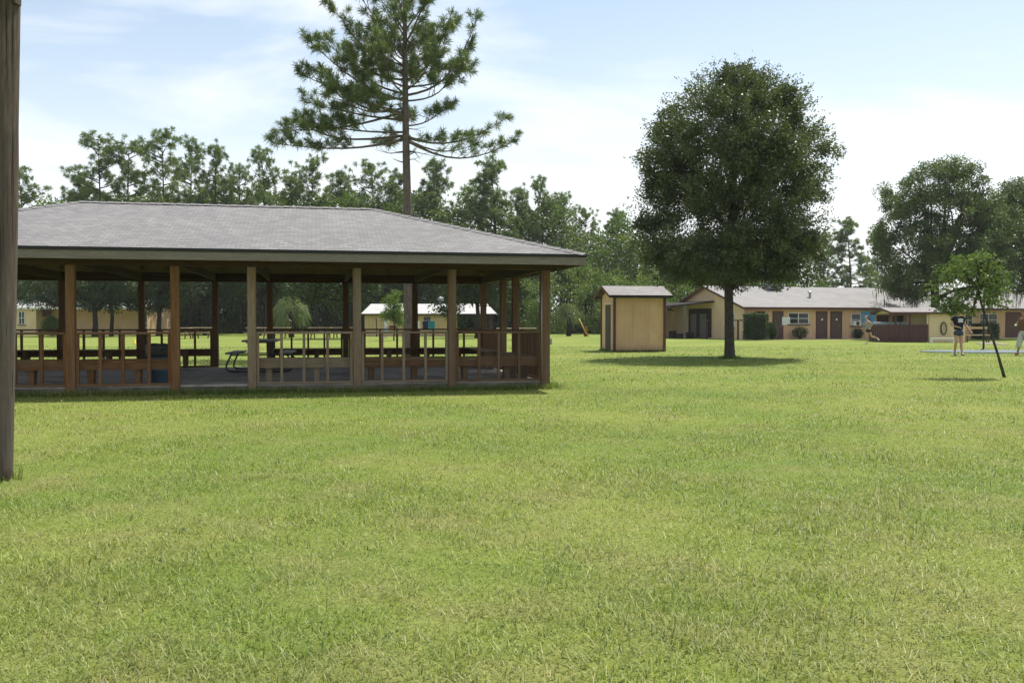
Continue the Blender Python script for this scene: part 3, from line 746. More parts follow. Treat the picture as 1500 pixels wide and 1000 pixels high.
def long_building():
    t = thing('long_building', (BX, BY, 0), 'long low tan building with grey gable roof and dark red doors', 'building', rz=BA)
    L, D, ze, zr = 40.0, 11.0, 2.44, 4.22
    hw = 2.58
    m = MB(); m.quad((0, 0, 0), (L, 0, 0), (L, 0, hw), (0, 0, hw)); m.quad((L, D, 0), (0, D, 0), (0, D, hw), (L, D, hw)); m.build('wall', 'siding_cream', t)
    m = MB(); m.add([(0, 0, 0), (0, D, 0), (0, D, hw), (0, D/2, zr-.06), (0, 0, hw)], [(4, 3, 2, 1, 0)]); m.build('gable_wall', 'siding_gable', t); m = MB(); m.add([(L, 0, 0), (L, D, 0), (L, D, hw), (L, D/2, zr-.06), (L, 0, hw)], [(0, 1, 2, 3, 4)])
    m.build('gable_wall', 'siding_gable', t)
    o, ox = .45, .35; sl = math.hypot(D/2+o, zr-ze); r = MB()
    r.add([(-ox, -o, ze), (L+ox, -o, ze), (L+ox, D/2, zr), (-ox, D/2, zr)], [(0, 1, 2, 3)], [[(0, 0), (L, 0), (L, sl), (0, sl)]])
    r.add([(L+ox, D+o, ze), (-ox, D+o, ze), (-ox, D/2, zr), (L+ox, D/2, zr)], [(0, 1, 2, 3)], [[(0, 0), (L, 0), (L, sl), (0, sl)]])
    rf = r.build('roof', 'shingle_far', t)
    s = MB(); s.add([(-ox+.02, -o+.02, ze-.05), (L+ox, -o+.02, ze-.05), (L+ox, D/2, zr-.05), (-ox+.02, D/2, zr-.05), (L+ox, D+o-.02, ze-.05), (-ox+.02, D+o-.02, ze-.05)], [(3, 2, 1, 0), (3, 5, 4, 2)]); s.build('soffit', 'cream_wall', t)
    for yy in (-o, D+o): MB().box((L/2, yy, ze-.085), (L+2*ox+.02, .04, .16)).build('fascia', 'red_trim', rf)
    for xx in (-ox, L+ox):
        for s_ in (-1, 1): MB().bar((xx, D/2, zr-.08), (xx, D/2+s_*(D/2+o-.03), ze-.08), .04, .15).build('barge_board', 'red_trim', rf)
    MB().box((-.02, 0, 1.22), (.06, .08, 2.44)).build('corner_trim', 'pale_wall', t)
    # roof fittings
    def roofpt(px, fy):
        x = bl(px); y = D/2*fy; return Vector((x, y, ze+(zr-ze)*(y+o)/(D/2+o)))
    p = roofpt(1112, .78); MB().tube([p-Vector((0,0,.1)), p+Vector((0,0,.38))], .06, 10).lathe(p+Vector((0,0,.32)), [(.1, 0), (.13, .05), (.05, .12)], 10).build('vent_pipe', 'metal_black', rf)
    p = roofpt(1213, .42); MB().tube([p-Vector((0,0,.1)), p+Vector((0,0,.45))], .09, 10).lathe(p+Vector((0,0,.38)), [(.15, 0), (.19, .06), (.06, .16)], 10).build('vent_pipe', 'galv', rf)
    p = roofpt(1184, .86); x = MB(); x.box(p+Vector((0, 0, .25)), (1.15, 1.0, .5)); 
    for k in range(4): x.box(p+Vector((0, -.505, .1+.1*k)), (1.0, .02, .03))
    x.build('rooftop_unit', 'galv', rf, bevel=.02)
    MB().box(p+Vector((0, 0, .56)), (1.5, 1.3, .08)).build('unit_lid', 'white_paint', rf)
    # doors
    for px0, px1, mt in ((1133, 1145.5, 'door_brown'), (1196.5, 1210, 'door_brown'), (1217.5, 1231.5, 'door_brown'), (1474, 1497, 'red_trim')):
        a, b = bl(px0), bl(px1); d = MB().box(((a+b)/2, -.02, 1.04), (b-a, .05, 2.02)).build('door', mt, t)
        MB().box((b-.12, -.06, 1.0), (.06, .04, .06)).build('handle', 'galv', d)
        f = MB()
        for xx in (a-.05, b+.05): f.box((xx, -.015, 1.05), (.09, .06, 2.1))
        f.box(((a+b)/2, -.015, 2.1), (b-a+.19, .062, .09)); f.build('door_frame', 'red_trim' if px0 < 1400 else 'red_trim', t)
        if px0 in (1196.5, 1217.5): MB().box(((a+b)/2+.02, -.05, 1.52), (.16, .012, .14)).build('door_plate', 'white_paint', d)
    for px0, px1, py0, py1, pn in ((1154, 1184, 458, 474.5, 2), (1246, 1260, 459, 477, 1), (1410, 1424, 460, 478, 2), (1434, 1460, 459, 478, 2)):
        a, b = bl(px0), bl(px1); window(t, a, b, bz(py1, px0), bz(py0, px0), panes=pn)
    # window air conditioner
    a, b = bl(1246.5), bl(1257); ac = MB().box(((a+b)/2, -.2, bz(473.5, 1250)), (b-a, .36, .38)).build('air_conditioner', 'white_paint', t, bevel=.02)
    MB().lathe((0, 0, 0), [(.14, 0), (.14, .02)], 16)
    gr = MB(); gr.box(((a+b)/2, -.385, bz(473.5, 1250)), (.26, .02, .26)); gr.build('grille', 'dark_shade', ac)
    a, b = bl(1106), bl(1120); MB().box(((a+b)/2, -.05, bz(458.5, 1110)), (b-a, .1, .22)).build('vent_louvre', 'dark_shade', t)
    # gable window (on the end wall)
    f = MB()
    for yy in (1.3, 2.55): f.box((-.03, yy, 1.45), (.06, .06, 1.12))
    for zz in (.92, 1.45, 1.98): f.box((-.03, 1.925, zz), (.05, 1.19, .06))
    f.box((-.03, 1.925, 1.45), (.045, .04, 1.0))
    fr = f.build('window', 'white_paint', t); MB().box((-.006, 1.925, 1.45), (.012, 1.2, 1.06)).build('pane', 'glass_dark', fr)
    MB().box((-.06, 1.925, .86), (.12, 1.4, .06)).build('sill', 'red_trim', fr)
    # signboards on the wall
    MB().box(((bl(1145)+bl(1158))/2-.05, -.06, bz(470, 1150)), (bl(1158)-bl(1146.5), .03, .62)).build('notice_board', 'white_paint', t)
    MB().box(((bl(1262)+bl(1285))/2, -.05, bz(467, 1270)), (bl(1285)-bl(1262), .04, bz(456, 1270)-bz(478.5, 1270))).build('painted_panel', 'mural_blue', t)
    # side porch on the gable end
    pr = MB()
    pr.add([(-2.6, 4.3, 2.72), (.0, 4.3, 3.0), (.0, 13.2, 3.0), (-2.6, 13.2, 2.45), (-2.6, 4.3, 2.60), (0, 4.3, 2.88), (0, 13.2, 2.88), (-2.6, 13.2, 2.33)],
           [(0, 1, 2, 3), (7, 6, 5, 4), (0, 4, 5, 1), (3, 2, 6, 7), (0, 3, 7, 4)])
    pr.build('porch_roof', 'dark_shade', t)
    for yy in (4.5, 8.6, 13.0): MB().box((-2.5, yy, 1.3), (.14, .14, 2.6)).build('porch_post', 'grey_wood', t)
    MB().box((-.05, 6.5, 1.25), (.06, 3.6, 2.3)).build('porch_shade_panel', 'dark_shade', t)  # added dark panel stands in for the shaded porch interior
    for yy in (5.9, 7.4):
        MB().box((-.10, yy, 1.02), (.05, .95, 1.95)).build('door', 'grey_wood', t)
    m = MB()
    for k in range(5): m.box((-2.5, 8.75+.36*k, 1.1), (.03, .30, 2.2))
    m.build('plank_screen', 'grey_wood', t)
    MB().box((-1.2, 12.6, 1.15), (2.3, 3.0, 2.3)).build('annex', 'pale_wall', t)
    m = MB(); m.box((-1.6, 5.6, .25), (.8, .5, .5)); m.box((-1.5, 6.8, .2), (.5, .9, .4)); m.box((-1.7, 8.0, .3), (.5, .5, .6)); m.build('stored_crate', 'dark_shade', t, bevel=.05)
    # second roof plane step over the right wing
    a = bl(1470); MB().bar((a, -o-.02, ze+.06), (a-1.2, D/2, zr+.06), .14, .1).build('valley_trim', 'red_trim', rf)
    MB().box((L/2, -.6, .015), (L-1, 1.1, .03)).build('walkway', 'concrete', t)
    return t
long_building()
def bw(x, y, z=0): return (BX + x*cB - y*sB, BY + x*sB + y*cB, z)

def patio():
    x0, y0 = X(1310, 60.5), 60.5; BA, cB, sB = R(-5), math.cos(R(-5)), math.sin(R(-5))
    t = thing('patio_shelter', (x0, y0, 0), 'small gabled patio shelter with dark red fence and tan side room', 'shelter', rz=BA)
    L0 = -1.38; L1 = 2.15; L = 4.45; D = 4.0; ze, zr = 1.98, 2.30
    sl = math.hypot(D/2+.3, zr-ze); r = MB()
    r.add([(-.3, -.3, ze), (L+.3, -.3, ze), (L+.3, D/2, zr), (-.3, D/2, zr)], [(0, 1, 2, 3)], [[(0, 0), (L, 0), (L, sl), (0, sl)]])
    r.add([(L+.3, D+.3, ze), (-.3, D+.3, ze), (-.3, D/2, zr), (L+.3, D/2, zr)], [(0, 1, 2, 3)], [[(0, 0), (L, 0), (L, sl), (0, sl)]])
    rf = r.build('roof', 'shingle_shed', t)
    for yy in (-.3, D+.3): MB().box((L/2, yy, ze-.07), (L+.62, .04, .13)).build('fascia', 'red_trim', rf)
    for xx in (-.3, L+.3):
        for s_ in (-1, 1): MB().bar((xx, D/2, zr-.07), (xx, D/2+s_*(D/2+.28), ze-.07), .04, .13).build('barge_board', 'red_fence', rf)
    g = MB(); g.add([(-.02, 0, ze-.1), (-.02, D, ze-.1), (-.02, D/2, zr-.06)], [(0, 2, 1)]); g.add([(.05, 0, ze-.1), (.05, D, ze-.1), (.05, D/2, zr-.06)], [(0, 1, 2)]); g.build('gable_panel', 'pale_wall', t)
    fz = 1.12; f = MB(); n = 30
    for i in range(n): f.box((L0+(L1-L0)*(i+.5)/n, 0, .04+fz/2), ((L1-L0)/n-.012, .025, fz+ (0.01 if i % 2 else 0)))
    for zz in (.25, .95): f.box(((L0+L1)/2, .03, zz), (L1-L0, .035, .08))
    for i in range(6): f.box((L0, .8*(i+.5)/6, .04+fz/2), (.025, .8/6-.012, fz))
    f.build('fence_panel', 'red_fence', t)
    for xx in (.1, 1.0): MB().box((xx, .09, ze/2), (.11, .11, ze)).build('post', 'red_trim', t)
    MB().box((L1-.02, .09, ze/2), (.10, .12, ze)).build('post', 'pale_wall', t)
    MB().box(((L1+L)/2+.05, D/2, ze/2), (L-L1-.02, D, ze-.02)).build('side_room', 'pale_wall', t)
    MB().box((L1/2, D+.02, ze/2-.05), (L1, .06, ze-.1)).build('back_wall', 'cream_wall', t)
    MB().box((.45, D-.04, .9), (.8, .06, 1.75)).build('door', 'door_brown', t)
    f = MB().box((1.5, D-.03, 1.55), (.7, .04, .45)).build('window', 'glass_dark', t)
    t2 = []
    for i, (xx, yy, lab) in enumerate(((-.55, 1.2, 'pale blue plastic tub on the left behind the dark red fence'), (.35, 1.3, 'pale blue plastic tub in the middle behind the dark red fence'), (1.15, 1.15, 'pale blue plastic tub on the right behind the dark red fence'))):
        px, py = x0+xx*cB-yy*sB, y0+xx*sB+yy*cB
        b = thing('storage_tub', (px, py, 0), lab, 'tub', 'tubs behind the patio fence', BA)
        MB().box((0, 0, .62), (.72, .5, 1.24), taper=.9).build('body', 'plastic_pale', b, bevel=.04)
        MB().box((0, 0, 1.28), (.78, .56, .07)).build('lid', 'plastic_pale', b, bevel=.02)
    # coiled hose hung on the side room wall
    hx, hy = L1+.95, -.05
    px, py = x0+hx*cB-hy*sB, y0+hx*sB+hy*cB
    h = thing('garden_hose', (px, py, .95), 'coiled dark garden hose hanging on the tan side room wall', 'hose', rz=BA)
    m = MB()
    for k in range(4):
        m.tube([((.20-.012*k)*math.cos(a*R(15)), -.02-.02*k, -.05+(.42-.01*k)*math.sin(a*R(15))) for a in range(25)], .022, 6)
    m.build('coil', 'hose_green', h, smooth=True)
    MB().box((0, -.02, .36), (.06, .12, .05)).build('hook', 'metal_black', h)
patio()

# ------------------------------------------------------------------ cabins behind the pavilion
def cabin():
    Yc = 85.0; xl, xr = X(534, Yc), X(664, Yc); xr2 = X(727, Yc)
    t = thing('cabin', (xl, Yc, 0), 'tan cabin with pale metal roof and an open carport end', 'cabin')
    L, L2, D, ze, zr = xr-xl, xr2-xl, 6.0, 2.08, 3.05
    m = MB(); m.box((L/2, D/2, ze/2+.05), (L, D, ze+.1)); m.build('wall', 'siding_cabin', t)
    r = MB(); r.add([(-.25, -.5, ze), (L2, -.5, ze), (L2-.9, D/2, zr), (.15, D/2, zr), (L2, D+.5, ze), (-.25, D+.5, ze)], [(0, 1, 2, 3), (3, 2, 4, 5), (0, 3, 5), (1, 4, 2)])
    rf = r.build('roof', 'roof_white', t)
    MB().box((L2/2-.12, -.5, ze-.07), (L2+.27, .04, .12)).build('fascia', 'dark_shade', rf)
    MB().box((L2/2-.12, D/2, ze-.04), (L2+.1, D+.8, .03)).build('soffit', 'door_brown', t)
    for yy in (-.3, D): MB().box((L2-.5, yy, ze/2), (.12, .12, ze)).build('carport_post', 'door_brown', t)
    for fx in (.28, .52): 
        p = (L2*fx, D/2-1.2, zr-.35); MB().tube([p, (p[0], p[1], zr+.15)], .07, 8).build('vent_pipe', 'metal_black', rf)
    p = (L2*.56, D/2, zr); MB().tube([(p[0], p[1], zr-.1), (p[0], p[1], zr+.35)], .16, 10).lathe((p[0], p[1], zr+.3), [(.2, 0), (.3, .1), (.28, .25), (.1, .4)], 12).build('turbine_vent', 'galv', rf)
    window(t, L*.66, L*.75, 1.25, 1.85, 0, 'pale_wall', 1, mull=False)
    window(t, L*.26, L*.36, .85, .98, 0, 'red_trim', 1, mull=False)
    MB().box((L*.12, -.02, 1.0), (.95, .05, 1.95)).build('door', 'siding_cabin', t)
    MB().box((L-.03, -.02, 1.05), (.12, .06, 2.05)).build('corner_trim', 'pale_wall', t)
cabin()
def left_house():
    Yc = 93.0; xl, xm, xr = X(-10, Yc), X(62, Yc), X(215, Yc)
    t = thing('cream_house', (xl, Yc, 0), 'long cream house behind shade trees at the far left', 'house')
    W1, W = xm-xl, xr-xl; D, ze, zr = 7.5, 2.75, 4.3
    MB().box((W1/2, D/2-.6, ze/2), (W1, D+1.2, ze)).build('front_wing', 'pale_wall', t)
    MB().box(((W1+W)/2, D/2+.4, ze/2), (W-W1, D, ze)).build('wall', 'cream_wall', t)
    r = MB(); r.add([(-.4, -1.7, ze), (W+.5, -1.7+1.2, ze), (W+.5, D/2, zr), (-.4, D/2, zr), (W+.5, D+.6, ze), (-.4, D+.6, ze)], [(0, 1, 2, 3), (3, 2, 4, 5)])
    rf = r.build('roof', 'roof_white', t)
    MB().bar((-.4, -1.72, ze-.06), (W+.5, -.52, ze-.06), .05, .18).build('fascia', 'white_paint', rf)
    MB().bar((-.4, -1.6, ze-.16), (W+.5, -.4, ze-.16), .3, .02).build('soffit', 'cream_wall', t)
    k = Yc/F
    a, b = (37-(-10))*k*1.0, (46-(-10))*k
    window(t, a, b, Z(475, 99), Z(457, 99), -1.2, 'white_paint', 2)
    window(t, (20+10)*k, (27+10)*k, Z(471, 99), Z(456, 99), -1.2, 'red_trim', 1)
    MB().box(((70+10)*k, -.12, Z(459.5, 100)), (.85, .05, .7)).build('shutter', 'red_trim', t)
    dx = (221+10)*k-.3
    d = MB().box((dx-.35, -.14, 1.25), (.62, .05, 2.2)).build('door', 'red_trim', t)
    f = MB()
    for xx in (dx-.72, dx+.02): f.box((xx, -.16, 1.3), (.09, .08, 2.45))
    for zz in (.3, .75, 1.2, 2.45): f.box((dx-.35, -.17, zz), (.66, .06, .07))
    f.build('screen_frame', 'white_paint', d)
left_house()

# ------------------------------------------------------------------ trees
def finish_tree(t, trunk, tm, Vs, Fs, Rs, lm, crown='crown'):
    trunk.build('trunk', tm, t, smooth=True)
    return npmesh(crown, Vs, [Fs], lm, Rs, t)
def main_oak():
    rng = np.random.default_rng(11); Y = 33.7; x0 = X(1069, Y); s = Y/F
    t = thing('oak_tree', (x0, Y, 0), 'large dense dark green oak with a straight trunk on the lawn', 'tree')
    prof = [(414, 45), (407, 98), (396, 124), (378, 137), (345, 145), (310, 147), (270, 149), (225, 147), (190, 140), (160, 118), (135, 96), (112, 62), (96, 38), (86, 10)]
    zs = np.array([Z(p[0], Y) for p in prof]); rs = np.array([p[1]*s for p in prof])
    n = 1180; C_ = []; rad = []
    lobes = []
    while len(lobes) < 100:
        z = rng.uniform(zs[1], zs[-2]); r = np.interp(z, zs, rs); a = rng.uniform(0, 2*np.pi)
        if rng.uniform() > (r/3.7)**.7: continue
        rr = max(r*rng.uniform(.82, 1.07)-.5, .05); lobes.append((rr*math.cos(a)+.12*(z-3)/4, rr*math.sin(a), min(z, zs[-1]-.5), rng.uniform(.45, .95)))
    for i in range(18):
        a = i*.349+rng.uniform(-.12, .12); rr = rng.uniform(2.3, 3.0); lobes.append((rr*math.cos(a), rr*math.sin(a), rng.uniform(3.35, 4.3), rng.uniform(.65, .95)))
    lobes.append((.15, 0, zs[-1]-.7, .8)); lobes.append((2.15, .2, Z(142, Y)-.2, .8))
    while len(C_) < int(n*.64):
        lx, ly, lz, lr = lobes[rng.integers(len(lobes))]
        d = rng.normal(size=3); d /= np.linalg.norm(d); d *= lr*rng.uniform(0, 1)**.45
        C_.append((lx+d[0], ly+d[1], max(lz+d[2]*.85, zs[0]+.1))); rad.append(rng.uniform(.22, .5))
    while len(C_) < n:
        z = rng.uniform(zs[0], zs[-1]); r = np.interp(z, zs, rs); a = rng.uniform(0, 2*np.pi)
        lump = 1 + .10*math.sin(3*a+z*1.1) + .07*math.sin(5*a-z*2.1+1) + rng.normal(0, .05)
        if rng.uniform() > r/3.7: continue
        q = (rng.uniform(.0, 1)**.42)
        rr = max(r*lump*q*.86 - .25, .02)
        C_.append((rr*math.cos(a)+.12*(z-3)/4, rr*math.sin(a), z)); rad.append(rng.uniform(.30, .62))
    C_ = np.array(C_); rad = np.array(rad); C_[:, :2] *= (.92+.10*np.clip((6-C_[:, 2])/3, 0, 1))[:, None]; C_[:, 2] = np.where(C_[:, 2] > 7, 7+(C_[:, 2]-7)*.88, C_[:, 2])
    V1, F1, R1 = clump_leaves(rng, C_, rad, 165, .10, .058, .8, np.array([0, 0, 6.0]), .45)
    # projecting sprays on the outline; paler tone is new growth plus painted highlights
    k = 640; a = rng.uniform(0, 2*np.pi, k); z = rng.uniform(zs[2], zs[-1], k); r = np.interp(z, zs, rs)*rng.uniform(.84, .99, k)
    z = np.where(z > 7, 7+(z-7)*.9, z); base = np.stack([.92*r*np.cos(a)+.12*(z-3)/4, .92*r*np.sin(a), z], 1); d = unit(np.stack([np.cos(a), np.sin(a), rng.normal(.75, .45, k)], 1))
    per = 26; tt = rng.uniform(-.45, 1, (k, per))*rng.uniform(.15, .70, (k, 1)); P = (base[:, None]+d[:, None]*tt[..., None]+rng.normal(0, .05, (k, per, 3))).reshape(-1, 3)
    V2, F2, R2 = leaf_arrays(rng, P, np.repeat(d, per, 0)+rng.normal(0, .7, (k*per, 3)), .095, .048); R2 = np.clip(R2*.6+.4, 0, 1)
    tr = MB()
    tr.tube([(.0, 0, -.1), (0, 0, .12), (-.01, 0, .6), (-.03, 0, 1.6), (-.05, .0, 2.6), (-.03, 0, 3.6), (.05, 0, 5.2), (.15, 0, 7.2), (.2, 0, 9.3)], [.27, .205, .18, .165, .16, .15, .12, .08, .03], 14)
    for i in range(46):
        c = C_[rng.integers(n)]; z0 = min(max(2.5, c[2]-rng.uniform(.6, 2.6)), 8.5)
        limb(tr, (0.02*z0, 0, z0), c, (.06 if i < 12 else .035), .012, rng, -.05)
    tr.build('trunk', 'bark', t, smooth=True)
    npmesh('crown', np.concatenate([V1, V2]), [np.concatenate([F1, F2+len(V1)])], 'oak_leaf', np.concatenate([R1, R2]), t)
main_oak()

def needles(rng, tips, dirs, per, L, W, spread=.75):
    n = len(tips)*per
    D = np.repeat(unit(dirs), per, 0)*.75 + rng.normal(size=(n, 3))*spread
    P = np.repeat(tips, per, 0) - np.repeat(unit(dirs), per, 0)*rng.uniform(0, .22, (n, 1))
    V, Fq, r = leaf_arrays(rng, P, D, L, W, .12)
    ct = np.repeat(rng.uniform(0, 1, len(tips)), per*4)
    return V, Fq, np.clip(.45*r+.55*ct, 0, 1)
def tall_pine():
    rng = np.random.default_rng(23); Y = 34.4; x0 = X(599, Y); s = Y/F
    t = thing('pine_tree', (x0, Y, 0), 'tall open longleaf style pine rising behind the pavilion roof', 'tree')
    t['label'] = 'tall open branched pine with one bare lower trunk rising behind the pavilion roof'
    tr = MB(); top = 16.3
    def tx(z): return .0 + .02*math.sin(z*.5) - .012*z*0.8
    zs = np.linspace(-.1, top, 22)
    tr.tube([(tx(z), 0, z) for z in zs], [max(.02, (.215 if z > .3 else .30) - .0105*max(z, 0)) if z < 12 else max(.015, .09-.018*(z-12)) for z in zs], 12)
    tips, dirs = [], []
    # limbs: (row on trunk, end column, end row, depth)
    L_ = [(205, 410, 216, -.6), (200, 428, 170, .9), (195, 470, 195, -1.6), (178, 440, 140, 1.2), (170, 452, 122, -1.0), (165, 420, 190, .2), (160, 470, 100, .6),
          (150, 460, 70, -.8), (140, 500, 60, 1.6), (120, 470, 55, .2), (110, 492, 18, -.6), (100, 520, 40, 1.4), (90, 530, 5, -1.2), (60, 545, -20, .5), (40, 600, -40, 1.0), (50, 570, -60, -.7),
          (207, 755, 204, .5), (203, 745, 176, -.4), (205, 700, 200, 1.4), (200, 655, 214, -1.2), (186, 655, 150, .8), (150, 672, 98, -.6), (142, 700, 22, .5), (130, 690, 85, 1.2), (120, 660, 60, -1.5), (95, 668, 30, .6), (70, 640, -10, -.8), (50, 650, -30, .6),
          (170, 560, 160, -2.6), (140, 575, 100, -2.9), (165, 575, 150, 2.8), (120, 590, 80, 2.8), (80, 610, 30, 2.2), (200, 560, 200, 2.0),
          (100, 560, 60, -1.6), (110, 545, 80, 1.2), (130, 530, 105, -1.8), (145, 515, 125, .9), (160, 500, 150, -2.0), (90, 575, 35, 1.2), (75, 590, 15, -1.4), (60, 620, 20, 1.5), (105, 640, 60, 1.8), (135, 645, 100, -2.0)]
    for (ty, ex, ey, dep) in L_:
        z0 = Z(ty, Y); a = Vector((tx(z0), 0, z0)); b = Vector(((ex-599)*s, dep, Z(ey, Y)))
        Ln = (b-a).length
        pts = limb(tr, a, b, .020+.0075*Ln, .010, rng, .10 if ey < ty else .05, 8)
        bare = .40 if ty > 185 else .30
        k = int(5 + Ln*3.9)
        if ex > 640 and ty > 195: k = int(k*.6)
        for j in range(k):
            f = bare + (1-bare)*(j+.5)/k
            p = pts[min(int(f*8), 7)].lerp(pts[min(int(f*8)+1, 8)], f*8-int(f*8))
            ax = (b-a).normalized()
            q = Vector(rng.normal(size=3)); q -= ax*q.dot(ax)*.6; q.z = abs(q.z)*.8 + .15; q.normalize()
            d = (ax*.7 + q*.9).normalized(); tl = rng.uniform(.3, .95)*(1.15-.5*f)
            tip = p + d*tl
            tr.tube([p, p.lerp(tip, .5)-Vector((0, 0, .03)), tip], [.014, .010, .006], 4)
            tips.append(tip); dirs.append(d+Vector((0, 0, .25)))
            if rng.uniform() < .5:
                d2 = (d + Vector(rng.normal(size=3))*.6).normalized(); t2 = p.lerp(tip, .6) + d2*rng.uniform(.2, .4)
                tips.append(t2); dirs.append(d2+Vector((0, 0, .3)))
        tips.append(b); dirs.append((b-a).normalized()+Vector((0, 0, .2)))
    for i in range(16):
        z0 = rng.uniform(Z(235, Y), Z(120, Y)); a = rng.uniform(0, 2*np.pi); l_ = rng.uniform(.5, 1.5); e_ = Vector((math.cos(a)*l_, math.sin(a)*l_, rng.uniform(-.35, .3)*l_))
        A_ = Vector((tx(z0), 0, z0)); m_ = A_+e_*.55+Vector((0, 0, rng.uniform(-.12, .12))); tr.tube([A_, m_, A_+e_], [.022, .014, .005], 5)
        tr.tube([m_, m_+e_*.3+Vector((rng.normal(0, .1), rng.normal(0, .1), .15))], [.010, .004], 4)
    # dead stubs low on the trunk
    for z0, dx, dz in ((Z(222, Y), .45, -.35), (Z(240, Y), -.55, .12), (Z(230, Y), .35, .3)):
        tr.tube([(tx(z0), 0, z0), (dx*.6, -.2, z0+dz*.3), (dx, -.25, z0+dz)], [.03, .02, .008], 5)
    V, Fq, r = needles(rng, np.array([tuple(p) for p in tips]), np.array([tuple(p) for p in dirs]), 74, .27, .019, .58)
    tr.build('trunk', 'pine_bark', t, smooth=True)
    npmesh('crown', V, [Fq], 'pine_leaf', r, t)
tall_pine()

def pine_proto(seed, Hh=18.0, kind=0):
    rng = np.random.default_rng(seed); tr = MB()
    zs = np.linspace(-.2, Hh, 14); bx = rng.normal(0, .25, 3)
    tx = lambda z: bx[0]*math.sin(z*.22)+.02*bx[1]*z
    tr.tube([(tx(z), 0, z) for z in zs], [max(.03, .23*(1-z/Hh*.95)) for z in zs], 7)
    tips, dirs = [], []
    if kind == 0: low, nb = .46, 34         # open flat-layered
    elif kind == 1: low, nb = .30, 46       # full conical
    else: low, nb = .40, 38
    for i in range(nb):
        f = low + (1-low)*((i+rng.uniform(0, 1))/nb); z0 = Hh*f; a = rng.uniform(0, 2*np.pi)
        g = (f-low)/(1-low)
        if kind == 1: R0 = 3.1*(1-g)**.75+.5
        else: R0 = 3.5*math.sqrt(max(.06, 1-(g*1.0)**2))*rng.uniform(.55, 1.1)*(.55+.45*min(1, g*4))
        up = (.10+.55*g)*R0
        A = Vector((tx(z0), 0, z0)); B = A + Vector((R0*math.cos(a), R0*math.sin(a), up))
        B.z = min(B.z, Hh+.2)
        pts = limb(tr, A, B, .06, .015, rng, .08, 4)
        for j in range((4 if kind != 1 else 6)+int(R0*(1.7 if kind != 1 else 2.6))):
            q = rng.uniform(.35, 1.0); p = pts[min(int(q*4), 3)].lerp(pts[min(int(q*4)+1, 4)], q*4-int(q*4))
            d = Vector(rng.normal(size=3)); d.z = abs(d.z)*.6+.2; d.normalize()
            tips.append(p + d*rng.uniform(.1, 1.15)*Vector((1, 1, .6)).length/1.5); dirs.append(d)
    tips = np.array([tuple(p) for p in tips]); dirs = np.array([tuple(p) for p in dirs])
    V, Fq, r = needles(rng, tips, dirs, 44, .46, .055, .75)
    return tr, V, Fq, r
far_pines = [(pine_proto(100+i, 18.0, k)) for i, k in enumerate((0, 0, 0, 1, 1, 2))]
protos = {}
def put_pine(k, px, top, Y, label, wide=1.0, group='tall pines of the far tree line'):
    Y += 22; h = Z(top, Y); s = h/18.2
    if k not in protos:
        t = thing('pine_tree', (X(px, Y), Y, 0), label, 'tree', group)
        tr, V, Fq, r = far_pines[k]
        tr.build('trunk', 'far_bark', t, smooth=True); npmesh('crown', V, [Fq], 'far_pine_leaf', r, t); protos[k] = t
        o = t
    else: o = dup(protos[k], (X(px, Y), Y, 0), None, label)
    o.rotation_euler = (0, 0, (px*37 % 100)/100*6.28); o.scale = (s*wide, s*wide, s)
for a in ((0, 34, 248, 74, 'pine half hidden by the utility pole at the far left'),
          (0, 148, 203, 78, 'sparse topped pine, leftmost of the row above the pavilion roof', 1.0),
          (1, 192, 211, 80, 'pine just right of the leftmost one above the pavilion roof', 1.0),
          (2, 238, 196, 78, 'tallest pine of the row above the left of the pavilion roof', 1.0),
          (0, 281, 212, 84, 'slim pine beside the tallest one above the pavilion roof', .85),
          (1, 317, 217, 80, 'flat topped pine right of the slim one above the pavilion roof', .8),
          (2, 352, 246, 82, 'short pine between two taller ones above the pavilion roof', .9),
          (0, 388, 222, 80, 'lone flat topped pine left of the tall near pine', .85),
          (3, 122, 262, 86, 'low bushy pine under the leftmost pines', 1.0),
          (4, 330, 268, 88, 'low bushy pine below the flat topped pine', 1.0),
          (5, 457, 234, 86, 'round headed pine left of the near pine trunk', 1.0),
          (3, 430, 262, 90, 'low pine filling the gap left of the round headed pine', 1.0),
          (4, 500, 256, 92, 'blunt pine between round headed pine and near pine trunk', 1.0),
          (5, 547, 242, 90, 'broad pine just left of the near pine trunk', 1.1),
          (3, 583, 256, 92, 'pine directly behind the near pine trunk', 1.0),
          (4, 640, 239, 88, 'pointed bushy pine just right of the near pine trunk', 1.0),
          (5, 690, 276, 92, 'shorter pine between two pointed pines', 1.0),
          (3, 724, 238, 86, 'tallest pointed pine above the right end of the pavilion roof', 1.15),
          (4, 762, 280, 92, 'short pine tucked between two tall pines', 1.0),
          (0, 793, 263, 86, 'flat topped pine leaning over the right hip of the pavilion', .8),
          (5, 822, 288, 90, 'dark pine right of the flat topped leaning pine', 1.0),
          (5, 858, 307, 94, 'round pine in the dip of the tree line', 1.0),
          (3, 905, 312, 98, 'last pine before the big oak crown', 1.0),
          (3, 1243, 324, 98, 'bushy pine standing behind the long building roof', 1.25),
          (4, 1206, 346, 102, 'low pine at the right edge of the big oak', 1.1),
          (4, 1284, 334, 104, 'pine between the roof pine and the mossy oak', 1.0)):
    put_pine(*a)

